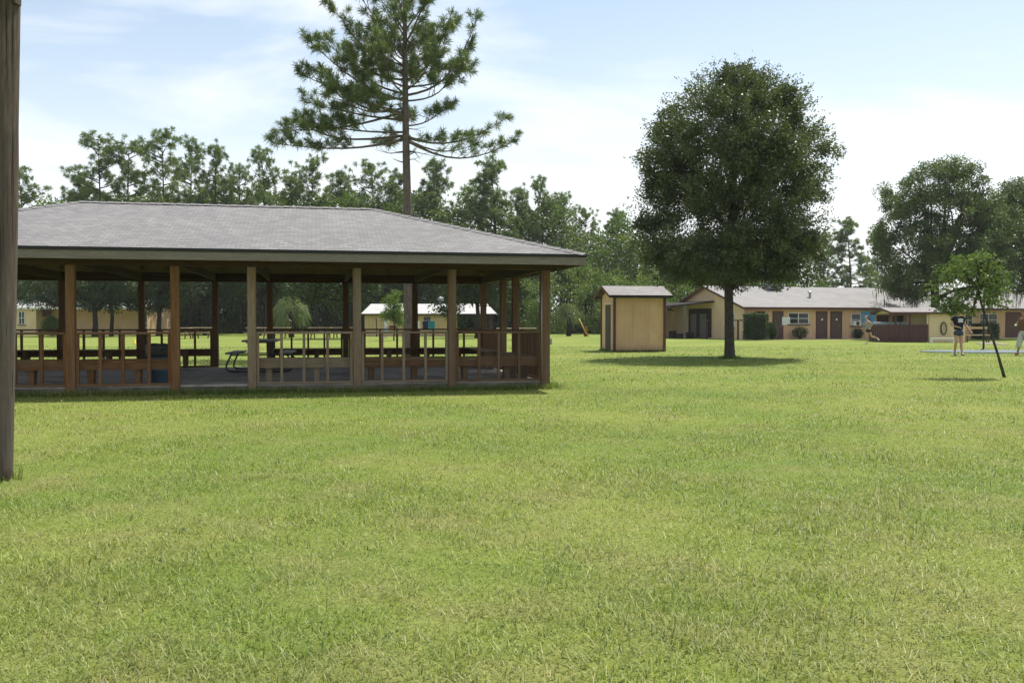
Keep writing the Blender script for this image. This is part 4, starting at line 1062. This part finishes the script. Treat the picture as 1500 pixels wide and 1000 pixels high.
def woodland():
    rng = np.random.default_rng(8)
    top = [(-60, 330), (0, 330), (60, 320), (100, 290), (150, 262), (250, 262), (330, 262), (400, 268), (450, 268), (520, 272), (600, 282), (660, 285), (740, 290), (800, 305), (850, 330), (900, 345), (960, 372), (1000, 385), (1050, 392), (1180, 405), (1290, 408)]
    tx, ty = np.array([a for a, b in top]), np.array([b for a, b in top])
    Vs, Fs, Rs = [], [], []; off = 0
    n = 3900
    px = rng.uniform(-60, 1200, n); Y = rng.uniform(106, 122, n); tp = np.interp(px, tx, ty) + 26*np.sin(px*.06)+14*np.sin(px*.17+1)+rng.normal(0, 8, n)
    tp = np.maximum(tp, 285)
    py = tp + (490-tp)*rng.uniform(0, 1, n)**1.0
    z = np.maximum(H+(HZ-py)/F*Y, .3)
    C_ = np.stack([(px-750)/F*Y, Y, z], 1)
    rad = rng.uniform(.7, 1.7, n)
    V, Fq, r = clump_leaves(rng, C_, rad, 62, .38, .22, .8, None, .6)
    Vs.append(V); Fs.append(Fq); Rs.append(r); off += len(V)
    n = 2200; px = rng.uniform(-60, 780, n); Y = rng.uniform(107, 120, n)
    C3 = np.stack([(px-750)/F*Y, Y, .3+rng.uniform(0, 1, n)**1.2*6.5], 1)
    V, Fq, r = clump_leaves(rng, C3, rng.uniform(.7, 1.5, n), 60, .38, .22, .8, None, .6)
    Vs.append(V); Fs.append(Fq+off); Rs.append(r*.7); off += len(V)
    # shrubs, painted paler as if sunlit, along the wood's edge, right of the pavilion
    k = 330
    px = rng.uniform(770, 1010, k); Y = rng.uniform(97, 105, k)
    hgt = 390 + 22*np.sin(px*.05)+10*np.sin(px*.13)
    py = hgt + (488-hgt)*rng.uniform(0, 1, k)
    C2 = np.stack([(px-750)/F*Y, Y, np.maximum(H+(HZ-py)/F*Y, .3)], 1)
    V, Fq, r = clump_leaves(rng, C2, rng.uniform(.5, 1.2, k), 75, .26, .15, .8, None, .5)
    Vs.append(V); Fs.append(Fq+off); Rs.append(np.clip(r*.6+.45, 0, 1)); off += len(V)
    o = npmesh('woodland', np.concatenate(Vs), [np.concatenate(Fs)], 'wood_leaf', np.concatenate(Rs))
    tag(o, 'dense mixed green woodland undergrowth along the far edge of the lawn', 'woodland', kind='stuff')
    tr = MB()
    for i in range(110):
        x_ = rng.uniform(-60, 1150); yy = rng.uniform(104, 114); h = rng.uniform(5, 11); xx = X(x_, yy); lean = rng.normal(0, .3)
        tr.tube([(xx, yy, -.1), (xx+lean*.5, yy, h*.5), (xx+lean, yy, h)], [.17, .13, .05], 5)
    o = tr.build('woodland_stems', 'far_bark'); tag(o, 'thin dark stems of the woodland behind the lawn', 'stems', kind='stuff')
woodland()

def broad_tree(name, label, px, base_py, ells, lm, tm, nclump, per, leaf, wleaf, trunk_r, fork, seed, group=None, Y=None, rad=(.5, 1.0), tone=.5, flat=.75, path=None, moss=0):
    """ells: list of (px, py, rx_px, ry_px, depth offset m) crown lobes"""
    rng = np.random.default_rng(seed); Y = Y or GY(base_py); s = Y/F; x0 = X(px, Y)
    t = thing(name, (x0, Y, 0), label, 'tree', group)
    w_ = np.array([e[2]*e[2]*e[3] for e in ells], float)**.67; w_ /= w_.sum()
    C_ = []
    for i in rng.choice(len(ells), nclump, p=w_):
        ex, ey, rx, ry, dp = ells[i]; d = rng.normal(size=3); d /= np.linalg.norm(d); q = rng.uniform(0, 1)**.4
        C_.append(((ex-px)*s + d[0]*q*rx*s, dp + d[1]*q*(rx*s), Z(ey, Y) + d[2]*q*ry*s))
    C_ = np.array(C_); rd = rng.uniform(*rad, nclump)
    V, Fq, r = clump_leaves(rng, C_, rd, per, leaf, wleaf, flat, None, tone)
    tr = MB(); zf = fork
    if path is None: path = [(0, 0, -.1), (0, 0, .3), (.03*zf, 0, zf*.5), (0, 0, zf)]
    n = len(path); tr.tube(path, [trunk_r*1.25]+[trunk_r*(1-.3*i/(n-1)) for i in range(1, n)], 10)
    for i in range(min(26, nclump)):
        c = C_[rng.integers(nclump)]
        limb(tr, path[-1], c, trunk_r*rng.uniform(.25, .6), .02, rng, -.06, 5)
    tr.build('trunk', tm, t, smooth=True)
    npmesh('crown', V, [Fq], lm, r, t)
    if moss:
        k = moss; idx = rng.integers(nclump, size=k); P = C_[idx] + rng.normal(0, .5, (k, 3)); P[:, 2] -= .2
        low = P[:, 2] < np.percentile(C_[:, 2], 38); P = P[low]; k = len(P); per_ = 10
        PP = np.repeat(P, per_, 0) + rng.normal(0, .14, (k*per_, 3)); D = np.stack([rng.normal(0, .06, k*per_), rng.normal(0, .06, k*per_), -np.ones(k*per_)], 1)
        V, Fq, r = leaf_arrays(rng, PP, D, rng.uniform(.4, 1.25, k*per_), .05)
        npmesh('hanging_moss', V, [Fq], 'moss', r, t)
    return t
# mossy oaks at the right
broad_tree('live_oak', 'huge dark live oak with hanging grey moss behind the tan side room', 1368, 0,
           [(1375, 280, 62, 44, 0), (1410, 262, 40, 30, .5), (1325, 300, 42, 44, 0), (1312, 345, 30, 52, .6), (1345, 380, 58, 56, -.5), (1400, 350, 62, 60, -.8), (1440, 330, 40, 50, .4), (1345, 415, 50, 26, 1.5), (1440, 395, 46, 44, 0), (1452, 322, 36, 44, 0), (1468, 350, 30, 50, 0)],
           'moss_oak_leaf', 'bark', 640, 125, .19, .10, .42, 4.2, 31, Y=70.0, rad=(.38, .85), moss=330)
broad_tree('live_oak', 'live oak with hanging moss cut off by the right edge of the picture', 1505, 0,
           [(1490, 320, 44, 52, 0), (1525, 310, 50, 60, 0), (1470, 370, 40, 50, .4), (1500, 400, 55, 40, -.4), (1540, 370, 55, 50, .4), (1478, 290, 26, 26, 0)],
           'moss_oak_leaf', 'bark', 330, 110, .20, .11, .36, 4.0, 32, Y=73.0, rad=(.5, 1.0), moss=260)
# leaning young tree at the right
def leaning_tree():
    Y = 22.2
    s = Y/F
    path = [((1473-1473)*s, 0, -.05), ((1463-1473)*s, .02, Z(520, Y)), ((1450-1473)*s, .05, Z(478, Y)), ((1440-1473)*s, .1, Z(445, Y)), ((1436-1473)*s, .15, Z(420, Y))]
    broad_tree('young_tree', 'small leafy young tree with a thin leaning trunk on the right of the lawn', 1473, 0,
               [(1425, 405, 40, 30, 0), (1440, 385, 26, 18, 0), (1400, 425, 32, 30, .1), (1455, 420, 30, 26, 0), (1405, 446, 26, 20, -.1), (1432, 438, 24, 22, .2), (1390, 400, 18, 16, 0), (1462, 440, 20, 16, .2), (1385, 445, 16, 14, 0), (1420, 385, 26, 18, .1), (1470, 412, 16, 18, 0)],
               'sapling_leaf', 'bark', 128, 33,   .085, .045, .032, 2.0, 41, Y=Y, rad=(.10, .24), path=path, tone=.5)
leaning_tree()
# shade trees seen under the pavilion roof
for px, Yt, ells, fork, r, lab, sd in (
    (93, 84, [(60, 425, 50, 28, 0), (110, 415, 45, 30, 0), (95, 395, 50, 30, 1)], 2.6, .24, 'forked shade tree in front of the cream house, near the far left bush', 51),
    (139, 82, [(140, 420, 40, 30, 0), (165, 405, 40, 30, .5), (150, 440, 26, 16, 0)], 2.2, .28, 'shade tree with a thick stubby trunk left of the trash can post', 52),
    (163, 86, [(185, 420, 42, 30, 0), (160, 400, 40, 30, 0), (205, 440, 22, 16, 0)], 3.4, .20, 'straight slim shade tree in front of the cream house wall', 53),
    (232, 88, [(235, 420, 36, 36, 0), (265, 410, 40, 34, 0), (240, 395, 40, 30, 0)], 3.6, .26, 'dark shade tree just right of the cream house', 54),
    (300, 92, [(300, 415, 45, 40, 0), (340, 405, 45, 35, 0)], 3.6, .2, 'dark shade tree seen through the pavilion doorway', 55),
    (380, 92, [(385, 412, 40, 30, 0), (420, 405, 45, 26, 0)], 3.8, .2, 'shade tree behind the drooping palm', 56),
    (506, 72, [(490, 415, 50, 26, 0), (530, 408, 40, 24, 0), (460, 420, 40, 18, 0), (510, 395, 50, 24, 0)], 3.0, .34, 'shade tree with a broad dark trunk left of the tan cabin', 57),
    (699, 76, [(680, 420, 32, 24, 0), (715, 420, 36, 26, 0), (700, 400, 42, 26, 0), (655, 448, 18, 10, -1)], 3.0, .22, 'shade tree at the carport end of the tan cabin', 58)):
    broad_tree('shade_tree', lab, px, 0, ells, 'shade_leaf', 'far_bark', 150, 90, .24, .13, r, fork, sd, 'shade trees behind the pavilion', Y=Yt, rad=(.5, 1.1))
broad_tree('young_tree', 'young bright yellow green tree in front of the tan cabin', 577, 0, [(576, 445, 14, 14, 0), (580, 432, 8, 10, 0), (570, 462, 14, 12, 0), (584, 464, 11, 12, 0)], 'young_leaf', 'far_bark', 70, 60, .13, .06, .05, 1.6, 61, Y=66, rad=(.2, .4))

# palms, hedges, bushes
def palm(label, px, crown_py, Y, R0, seed, fronds=46, droop=1.0):
    rng = np.random.default_rng(seed); zc = Z(crown_py, Y)
    t = thing('palm_tree', (X(px, Y), Y, 0), label, 'palm')
    MB().tube([(0, 0, -.1), (.03, 0, zc*.5), (0, 0, zc)], [.24, .2, .2], 9).build('trunk', 'far_bark', t, smooth=True)
    P, D, Ls, Ws = [], [], [], []
    for i in range(fronds):
        a = rng.uniform(0, 2*np.pi); el = rng.uniform(-.5, 1.3); d = np.array([math.cos(a)*math.cos(el), math.sin(a)*math.cos(el), math.sin(el)])
        hub = np.array([0, 0, zc]) + d*R0*.45
        for j in range(16):
            q = d + rng.normal(0, .5, 3); q[2] -= .35*droop; q /= np.linalg.norm(q)
            p1 = hub + q*R0*.34
            P.append(hub); D.append(q); Ls.append(R0*.42); Ws.append(.07)
            P.append(p1); D.append(q*.55 + np.array([0, 0, -1.0])*droop); Ls.append(R0*rng.uniform(.3, .6)); Ws.append(.05)
    V, Fq, r = leaf_arrays(rng, np.array(P), np.array(D), np.array(Ls), np.array(Ws))
    npmesh('crown', V, [Fq], 'palm_leaf', r, t)
palm('low shaggy palm with drooping pale fronds seen through the pavilion', 427, 456, 80, 1.75, 71)
palm('short fan palm at the edge of the woods right of the pavilion', 833, 458, 86, 1.2, 72, 34)
def bush(name, label, cat, px, Y, w_, d_, h, seed, n, lm='hedge_leaf', boxy=True, leaf=.1):
    rng = np.random.default_rng(seed)
    t = thing(name, (X(px, Y), Y, 0), label, cat, rz=BA)
    if boxy: P = np.stack([rng.uniform(-1, 1, n)*w_/2, rng.uniform(-1, 1, n)*d_/2, rng.uniform(.05, 1, n)*h], 1); P[:, :2] *= (1-.12*(P[:, 2:3]/h)**3); f = rng.integers(0, 3, n); sg = rng.choice([-1, 1], n)
    if boxy:
        P[f == 0, 0] = sg[f == 0]*w_/2*rng.uniform(.86, 1.04, (f == 0).sum()); P[f == 1, 1] = sg[f == 1]*d_/2*rng.uniform(.86, 1.04, (f == 1).sum()); P[f == 2, 2] = h*rng.uniform(.9, 1.03, (f == 2).sum())
    else:
        d = unit(rng.normal(size=(n, 3)))*rng.uniform(.3, 1, (n, 1))**.5*rng.uniform(.8, 1.1, (n, 1)); P = np.stack([d[:, 0]*w_/2, d[:, 1]*d_/2, np.abs(h*.5 + d[:, 2]*h*.5)], 1)
    V, Fq, r = leaf_arrays(rng, P, rng.normal(size=(n, 3)) + np.array([0, 0, .5]), leaf, leaf*.55)
    m = MB()
    for i in range(7): 
        a = i*.9; m.tube([(0, 0, -.05), (w_*.18*math.cos(a), d_*.18*math.sin(a), h*.5), (w_*.3*math.cos(a), d_*.3*math.sin(a), h*.85)], [.04, .03, .01], 5)
    m.build('stem', 'far_bark', t)
    if boxy: MB().box((0, 0, h*.47), (w_*.8, d_*.8, h*.86)).build('shade_core', 'dark_shade', t, bevel=.1)  # near-black box puts the shade inside the hedge in as a shape
    npmesh('foliage', V, [Fq], lm, r, t)
bush('hedge', 'tall clipped square hedge at the left corner of the long building', 'hedge', 1107, 67.5, 1.45, 1.2, 1.88, 81, 7000)
bush('shrub', 'loose shrub between the clipped hedge and the first door', 'shrub', 1130, 68.3, .85, .8, 1.35, 82, 2500, boxy=False)
bush('shrub', 'wispy shrub under the double window of the long building', 'shrub', 1172, 69.5, 1.45, .7, .98, 83, 1000, boxy=False)
bush('shrub', 'small shrub below the window air conditioner', 'shrub', 1257, 71.5, 1.0, .6, .85, 84, 700, boxy=False)
bush('hedge', 'low clipped hedge behind the wooden bench', 'hedge', 1443, 69, 1.75, 1.0, 1.15, 85, 6000)
bush('bush', 'round clipped bright green bush before the cream house', 'bush', 76, 86, 1.9, 1.8, 1.9, 86, 6000, 'young_leaf', False, .12)

# ------------------------------------------------------------------ furniture on the lawn
def far_table(px, Y, label, rz=0, L=1.8, first=[None]):
    if first[0] is None:
        t = thing('wooden_picnic_table', (X(px, Y), Y, 0), label, 'table', 'wooden picnic tables beyond the pavilion', rz)
        m = MB()
        for k in range(-2, 3): m.box((0, k*.15, .86), (L, .14, .06))
        m.build('tabletop', 'sunlit_plank', t)
        for s in (-1, 1): MB().box((0, s*.72, .46), (L, .26, .045)).build('seat', 'sunlit_plank', t)
        for xx in (-.62, .62):
            MB().bar((xx, -.2, .77), (xx, -.62, 0), .09, .05).bar((xx+.05, .2, .77), (xx+.05, .62, 0), .09, .05).bar((xx+.02, -.75, .40), (xx+.02, .75, .40), .05, .1).build('leg_frame', 'brown_y', t)
        first[0] = t; return t
    return dup(first[0], (X(px, Y), Y, 0), rz, label)
for px, Y, lab in ((263, 72, 'wooden picnic table just right of the second stained post, beyond the far railing'), (297, 75, 'wooden picnic table left of the pavilion doorway, beyond the far railing'),
                   (378, 74, 'wooden picnic table left of the drooping palm'), (409, 75, 'wooden picnic table in front of the drooping palm'),
                   (469, 74, 'wooden picnic table left of the broad dark tree trunk'), (502, 75, 'wooden picnic table touching the broad dark tree trunk'),
                   (745, 68, 'wooden picnic table seen above the right side railing'), (768, 69, 'wooden picnic table beside the pavilion corner post')):
    far_table(px, Y, lab)
def cone():
    x, y = G(197, 503)
    t = thing('marker_cone', (x, y, 0), 'small yellow marker cone on the lawn beyond the far railing', 'cone')
    MB().lathe((0, 0, .02), [(.10, 0), (.085, .02), (.03, .30), (.02, .31)], 16).build('cone', 'yellow', t, smooth=True); MB().box((0, 0, .012), (.27, .27, .024)).build('base', 'yellow', t, bevel=.01)
cone()
def clothesline():
    Y = 82.0; xa, xb = X(551.5, Y), X(655.5, Y); 
    t = thing('clothesline', (xa, Y, 0), 'clothesline on two dark posts in front of the tan cabin', 'clothesline'); L = xb-xa
    for xx in (0, L): 
        p = MB().box((xx, 0, .85), (.09, .09, 1.7)).build('post', 'door_brown', t); MB().box((xx, 0, 1.62), (.08, 1.2, .07)).build('cross_arm', 'door_brown', p)
    MB().tube([(0, -.4, 1.63), (L/2, -.4, 1.3), (L, -.4, 1.63)], .012, 5).build('line', 'galv', t)
    for a, b, mt, lab in ((609, 615.5, 'white_cloth', 'white towel hanging on the clothesline'), (620, 628, 'navy_towel', 'navy towel hanging on the clothesline'), (628.3, 637.5, 'teal_cloth', 'teal towel hanging on the clothesline')):
        m = MB(); x0, x1 = X(a, Y), X(b, Y); n = 10; top = 1.40; bot = .58 if mt != 'white_cloth' else .72
        for side in (-.012, .012):
            for i in range(n):
                xs = [x0+(x1-x0)*i/n, x0+(x1-x0)*(i+1)/n]; ys = [Y-.4+side+.03*math.sin(k*9) for k in xs]
                m.quad((xs[0], ys[0], bot), (xs[1], ys[1], bot+.01*i%2), (xs[1], Y-.4+side, top), (xs[0], Y-.4+side, top))
        o = m.build('towel', mt); tag(o, lab, 'towel', 'towels on the clothesline'); 
clothesline()
def tpost(px, Y, h, label):
    t = thing('clothesline_post', (X(px, Y), Y, 0), label, 'post', 'clothesline posts by the gable end', BA)
    MB().box((0, 0, h/2), (.11, .11, h)).build('post', 'red_trim', t); MB().box((0, 0, h+.03), (.75, .1, .09)).build('cross_arm', 'door_brown', t)
tpost(1036, 71.5, 1.42, 'short T shaped post before the gable porch'); tpost(1081, 67.5, 1.42, 'short T shaped post between oak trunk and clipped hedge')
def leaning_pole():
    Y = 84
    t = thing('leaning_pole', (X(862, Y), Y, 0), 'yellow pole leaning on a rusty stump at the wood edge', 'pole')
    MB().tube([(.02, 0, -.05), (-.45, 0, .75), (X(848, Y)-X(862, Y), 0, 1.65)], [.06, .055, .05], 8).build('pole', 'yellow_pole', t, smooth=True)
    MB().tube([(-.28, .15, -.05), (-.2, .12, .5), (-.3, .1, .95)], [.16, .13, .05], 7).build('stump', 'rust', t, smooth=True)
leaning_pole()
def court():
    x0, x1 = X(1350, 41), X(1570, 41); cx, cy = (x0+x1)/2, 41.0; a, b = (x1-x0)/2, 1.75
    m = MB(); n = 56; m.add([(cx+a*math.cos(2*math.pi*k/n), cy+b*math.sin(2*math.pi*k/n), .04) for k in range(n)] + [(cx+a*math.cos(2*math.pi*k/n), cy+b*math.sin(2*math.pi*k/n), -.02) for k in range(n)], [tuple(range(n))]+[(k+n, (k+1) % n+n, (k+1) % n, k) for k in range(n)])
    tag(m.build('court_pad', 'court_blue'), 'pale blue painted oval court pad set in the lawn', kind='structure')
    Y = 42.3; t = thing('tetherball_pole', (X(1441, Y), Y, .07), 'thin dark upright pole standing on the pale blue pad', 'pole')
    MB().tube([(0, 0, 0), (0, 0, 2.5)], .045, 10).build('shaft', 'metal_black', t, smooth=True); MB().lathe((0, 0, 0), [(.12, 0), (.12, .02), (.06, .05)], 14).build('foot', 'metal_black', t)
court()
def plank_bench():
    Y = 60.5; t = thing('wooden_bench', (X(1431, Y), Y, 0), 'wooden bench with plank back and plank seat behind the court pad', 'bench'); w_ = X(1448, Y)-X(1413, Y)
    MB().box((0, .2, .94), (w_, .04, .14)).build('backrest', 'sunlit_plank', t); MB().box((0, -.02, .47), (w_, .34, .06)).build('seat', 'sunlit_plank', t)
    for s in (-1, 1): MB().bar((s*(w_/2-.08), .13, 0), (s*(w_/2-.08), .24, 1.05), .07, .07).bar((s*(w_/2-.08), -.15, 0), (s*(w_/2-.08), -.15, .44), .07, .07).build('leg', 'brown_z', t)
plank_bench()
def white_barrier():
    Y = 58.0; xa, xb = X(1363, Y), X(1398, Y)
    t = thing('low_white_rail', (xa, Y, 0), 'low white plank rail on short legs before the tan side room', 'rail'); L = xb-xa
    MB().box((L/2, 0, .30), (L, .22, .07)).build('plank', 'white_paint', t)
    for xx in (.06, L-.06): MB().box((xx, 0, .13), (.08, .18, .27)).build('leg', 'white_paint', t)
white_barrier()
m = MB(); rr = random.Random(1)
for px, py in ((1440, 503.5), (1450, 502.6), (1459, 503.6), (1466, 504.8), (1446, 504.4)):
    x, y = G(px, py); m.box((x, y, .02), (.5, .8, .05), rr.uniform(0, 1))
tag(m.build('path', 'pale_stone', bevel=.02), 'pale stone slabs laid in the grass beside the court', kind='structure')

# ------------------------------------------------------------------ people
def skin_mesh(name, joints, edges, mat, parent, sub=2, root=0):
    me = bpy.data.meshes.new(name); me.from_pydata([j[0] for j in joints], edges, [])
    o = bpy.data.objects.new(name, me); COL.objects.link(o)
    o.modifiers.new('Skin', 'SKIN'); sm = o.modifiers.new('Sub', 'SUBSURF'); sm.levels = sub; sm.render_levels = sub
    for i, j in enumerate(joints):
        r = j[1]; me.skin_vertices[0].data[i].radius = r if isinstance(r, tuple) else (r, r); me.skin_vertices[0].data[i].use_root = (i == root)
    dg = C.evaluated_depsgraph_get(); dg.update()
    nm = bpy.data.meshes.new_from_object(o.evaluated_get(dg)); o.modifiers.clear(); o.data = nm
    nm.materials.clear(); nm.materials.append(MAT[mat])
    for p in nm.polygons: p.use_smooth = True
    o.parent = parent; return o
def person(loc, rz, label, pose, cloth, scale=1.0, skin='skin'):
    """pose: joint -> position (x sideways, -y forward, z up) in metres; 1.7 m figure"""
    t = thing('person', loc, label, 'person', rz=rz); t.scale = (scale,)*3
    J = dict(pelvis=(0, 0, .93), belly=(0, 0, 1.08), chest=(0, -.01, 1.28), neck=(0, 0, 1.44), chin=(0, -.02, 1.52), head=(0, -.02, 1.61), crown=(0, -.005, 1.68), nose=(0, -.115, 1.575))
    J.update(pose)
    V = Vector; jt, ed, ix = [], [], {}
    def add(n, p, r, par=None):
        ix[n] = len(jt); jt.append((tuple(p), r))
        if par is not None: ed.append((ix[par], ix[n]))
    add('pelvis', J['pelvis'], (.135, .105)); add('belly', J['belly'], (.12, .095), 'pelvis'); add('chest', J['chest'], (.145, .105), 'belly')
    add('neck', J['neck'], .052, 'chest'); add('chin', J['chin'], (.062, .072), 'neck'); add('head', J['head'], (.075, .09), 'chin'); add('crown', J['crown'], (.055, .065), 'head'); add('nose', J['nose'], .014, 'head')
    for s in 'lr':
        sh, el, wr = V(J['shoulder_'+s]), V(J['elbow_'+s]), V(J['wrist_'+s])
        add('sh'+s, sh, .058, 'chest'); add('el'+s, el, .040, 'sh'+s); add('wr'+s, wr, .027, 'el'+s)
        d = (wr-el).normalized(); side = d.cross(V((0, 0, 1)));
        side = V((1, 0, 0)) if side.length < .05 else side.normalized()
        pm = wr + d*.07; add('pm'+s, pm, (.034, .018), 'wr'+s)
        for k, (f, ln) in enumerate(((-.028, .07), (-.010, .085), (.010, .08), (.027, .06))):
            b = pm + d*.03 + side*f; e = b + d*ln*.6 + V((0, -.02, -.01)); add('f%d%s' % (k, s), b, .009, 'pm'+s); add('g%d%s' % (k, s), e, .007, 'f%d%s' % (k, s))
        add('th'+s, wr + d*.05 - side*.045 + V((0, -.02, 0)), .010, 'pm'+s)
        hp, kn, an, to = V(J['hip_'+s]), V(J['knee_'+s]), V(J['ankle_'+s]), V(J['toe_'+s])
        add('hp'+s, hp, .088, 'pelvis'); add('kn'+s, kn, .055, 'hp'+s); add('cf'+s, kn.lerp(an, .35)+V((0, .015, 0)), .052, 'kn'+s); add('an'+s, an, .034, 'cf'+s); add('to'+s, to, (.036, .024), 'an'+s)
    body = skin_mesh('body', jt, ed, skin, t)
    # clothing follows the same joints a little outside the skin
    pe, be, ch, ne = V(J['pelvis']), V(J['belly']), V(J['chest']), V(J['neck'])
    sj = [(pe+V((0, 0, -.05)), (.185, .155)), (be, (.165, .135)), (ch, (.195, .145)), (ch.lerp(ne, .75), (.10, .085))]; se = [(0, 1), (1, 2), (2, 3)]
    for s in 'lr':
        sh, el = V(J['shoulder_'+s]), V(J['elbow_'+s]); i = len(sj); sl_ = cloth.get('sleeve', .55)
        sj += [(sh, .088)]; se += [(2, i)]
        if sl_ > 0: sj += [(sh.lerp(el, sl_), .078)]; se += [(i, i+1)]
    skin_mesh('shirt', sj, se, cloth['shirt'], t)
    qj = [(pe+V((0, 0, -.04)), (.175, .145)), (pe.lerp(be, .45), (.165, .135))]; qe = [(0, 1)]
    for s in 'lr':
        hp, kn, an = V(J['hip_'+s]), V(J['knee_'+s]), V(J['ankle_'+s]); i = len(qj); k = cloth.get('leg', .45)
        if k <= 1: qj += [(hp, .125), (hp.lerp(kn, k), .115)]; qe += [(0, i), (i, i+1)]
        else: qj += [(hp, .115), (kn, .105), (kn.lerp(an, k-1), .10)]; qe += [(0, i), (i, i+1), (i+1, i+2)]
    skin_mesh('shorts' if cloth.get('leg', .45) < 1.3 else 'trousers', qj, qe, cloth['shorts'], t)
    for s in 'lr':
        an, to = V(J['ankle_'+s]), V(J['toe_'+s])
        skin_mesh('shoe', [(an+V((0, .02, .01)), .046), (an.lerp(to, .1)+V((0, .01, -.03)), .045), (to, (.046, .034))], [(0, 1), (1, 2)], cloth['shoe'], t)
    hd, cr = V(J['head']), V(J['crown'])
    hj = [(hd+V((0, .035, .0)), (.085, .075)), (cr+V((0, .012, .0)), (.078, .082)), (hd+V((0, .06, -.08)), (.07, .045))]; he = [(0, 1), (0, 2)]
    if cloth.get('tail'):
        hj += [(hd+V((0, .12, .01)), .035), (hd+V((.02, .17, -.08)), .04), (hd+V((.02, .17, -.19)), .025)]; he += [(0, 3), (3, 4), (4, 5)]
    skin_mesh('hair', hj, he, cloth.get('hair', 'brown_hair'), t)
    nz = V(J['nose']); f = MB()
    for s in (-1, 1): f.box((hd.x+s*.032, nz.y+.028, nz.z+.035), (.02, .012, .010))
    f.build('eyes', 'eye_dark', t)
    return t, J
stand = dict(shoulder_l=(.175, 0, 1.37), shoulder_r=(-.175, 0, 1.37), hip_l=(.085, 0, .88), hip_r=(-.085, 0, .88))
# walker in the navy shirt (faces the camera)
Y = 36.6
pA = dict(stand, elbow_r=(-.27, .02, 1.12), wrist_r=(-.12, -.16, 1.05), elbow_l=(.26, .03, 1.12), wrist_l=(.36, -.10, .93),
          knee_r=(-.10, -.04, .49), ankle_r=(-.11, .04, .085), toe_r=(-.12, -.11, .03), knee_l=(.07, -.07, .49), ankle_l=(.06, -.16, .085), toe_l=(.06, -.31, .03))
t, J = person((X(1404, Y), Y, 0), 0, 'person in navy printed shirt, dark shorts and blue shoes walking beside the court pad', pA, dict(shirt='navy', shorts='denim', shoe='blue_shoe', hair='dark_hair', leg=.5), 1.09, 'skin')
pr = MB()
for k, wd in enumerate((.17, .19, .16, .18)): pr.box((0, -.150, 1.335-.036*k), (wd, .012, .028))
pr.build('shirt_print', 'white_cloth', t)
# runner (runs to the left)
Y = 55.5
pB = dict(pelvis=(0, .02, .88), belly=(0, -.01, 1.03), chest=(0, -.06, 1.22), neck=(0, -.09, 1.38), chin=(0, -.12, 1.46), head=(0, -.12, 1.55), crown=(0, -.105, 1.62), nose=(0, -.215, 1.515),
          shoulder_l=(.165, -.06, 1.31), shoulder_r=(-.165, -.06, 1.31), elbow_l=(.24, .14, 1.12), wrist_l=(.22, .02, .95), elbow_r=(-.23, -.16, 1.08), wrist_r=(-.15, -.33, 1.20),
          hip_l=(.08, .02, .83), hip_r=(-.08, .02, .83), knee_r=(-.08, -.08, .47), ankle_r=(-.08, -.02, .085), toe_r=(-.08, -.16, .03), knee_l=(.08, .14, .44), ankle_l=(.08, .50, .33), toe_l=(.08, .60, .22))
person((X(1272, Y), Y, 0), R(-90), 'person running left in dark shorts and grey top, brown ponytail', pB, dict(shirt='grey_cloth', shorts='black_cloth', shoe='white_shoe', hair='brown_hair', tail=True, sleeve=0, leg=.5), 1.05)
# half seen person at the right edge
Y = 36.8
pC = dict(stand, elbow_r=(-.26, -.10, 1.16), wrist_r=(-.10, -.30, 1.14), elbow_l=(.25, .06, 1.10), wrist_l=(.28, -.14, .98),
          knee_r=(-.09, -.12, .50), ankle_r=(-.09, -.20, .085), toe_r=(-.09, -.35, .03), knee_l=(.09, .08, .47), ankle_l=(.09, .26, .12), toe_l=(.09, .14, .03))
t, J = person((X(1500, Y), Y, 0), R(-72), 'person in baggy pale grey trousers and brown top at the right picture edge', pC, dict(shirt='brown_cloth', shorts='pale_grey_cloth', shoe='red_shoe', hair='dark_hair', leg=1.55, sleeve=.5), 1.06, 'skin_tan')
e, w_ = Vector(J['elbow_r']), Vector(J['wrist_r']); d = (w_-e).normalized()
MB().tube([w_-d*.05, w_+d*.015], .042, 12).build('wristband', 'green_bright', t, smooth=True)
# person by the cabin
Y = 76.0
pD = dict(stand, elbow_r=(-.24, .02, 1.12), wrist_r=(-.2, -.14, .98), elbow_l=(.24, .02, 1.12), wrist_l=(.22, -.12, .95), knee_r=(-.09, -.03, .48), ankle_r=(-.09, 0, .085), toe_r=(-.09, -.15, .03), knee_l=(.09, -.02, .48), ankle_l=(.09, .02, .085), toe_l=(.09, -.13, .03))
t, J = person((X(565, Y), Y, 0), R(30), 'distant person with red cap and pale blue clothes by the young tree', pD, dict(shirt='white_cloth', shorts='pale_blue_cloth', shoe='white_shoe', hair='red_cloth', leg=1.4), .98)
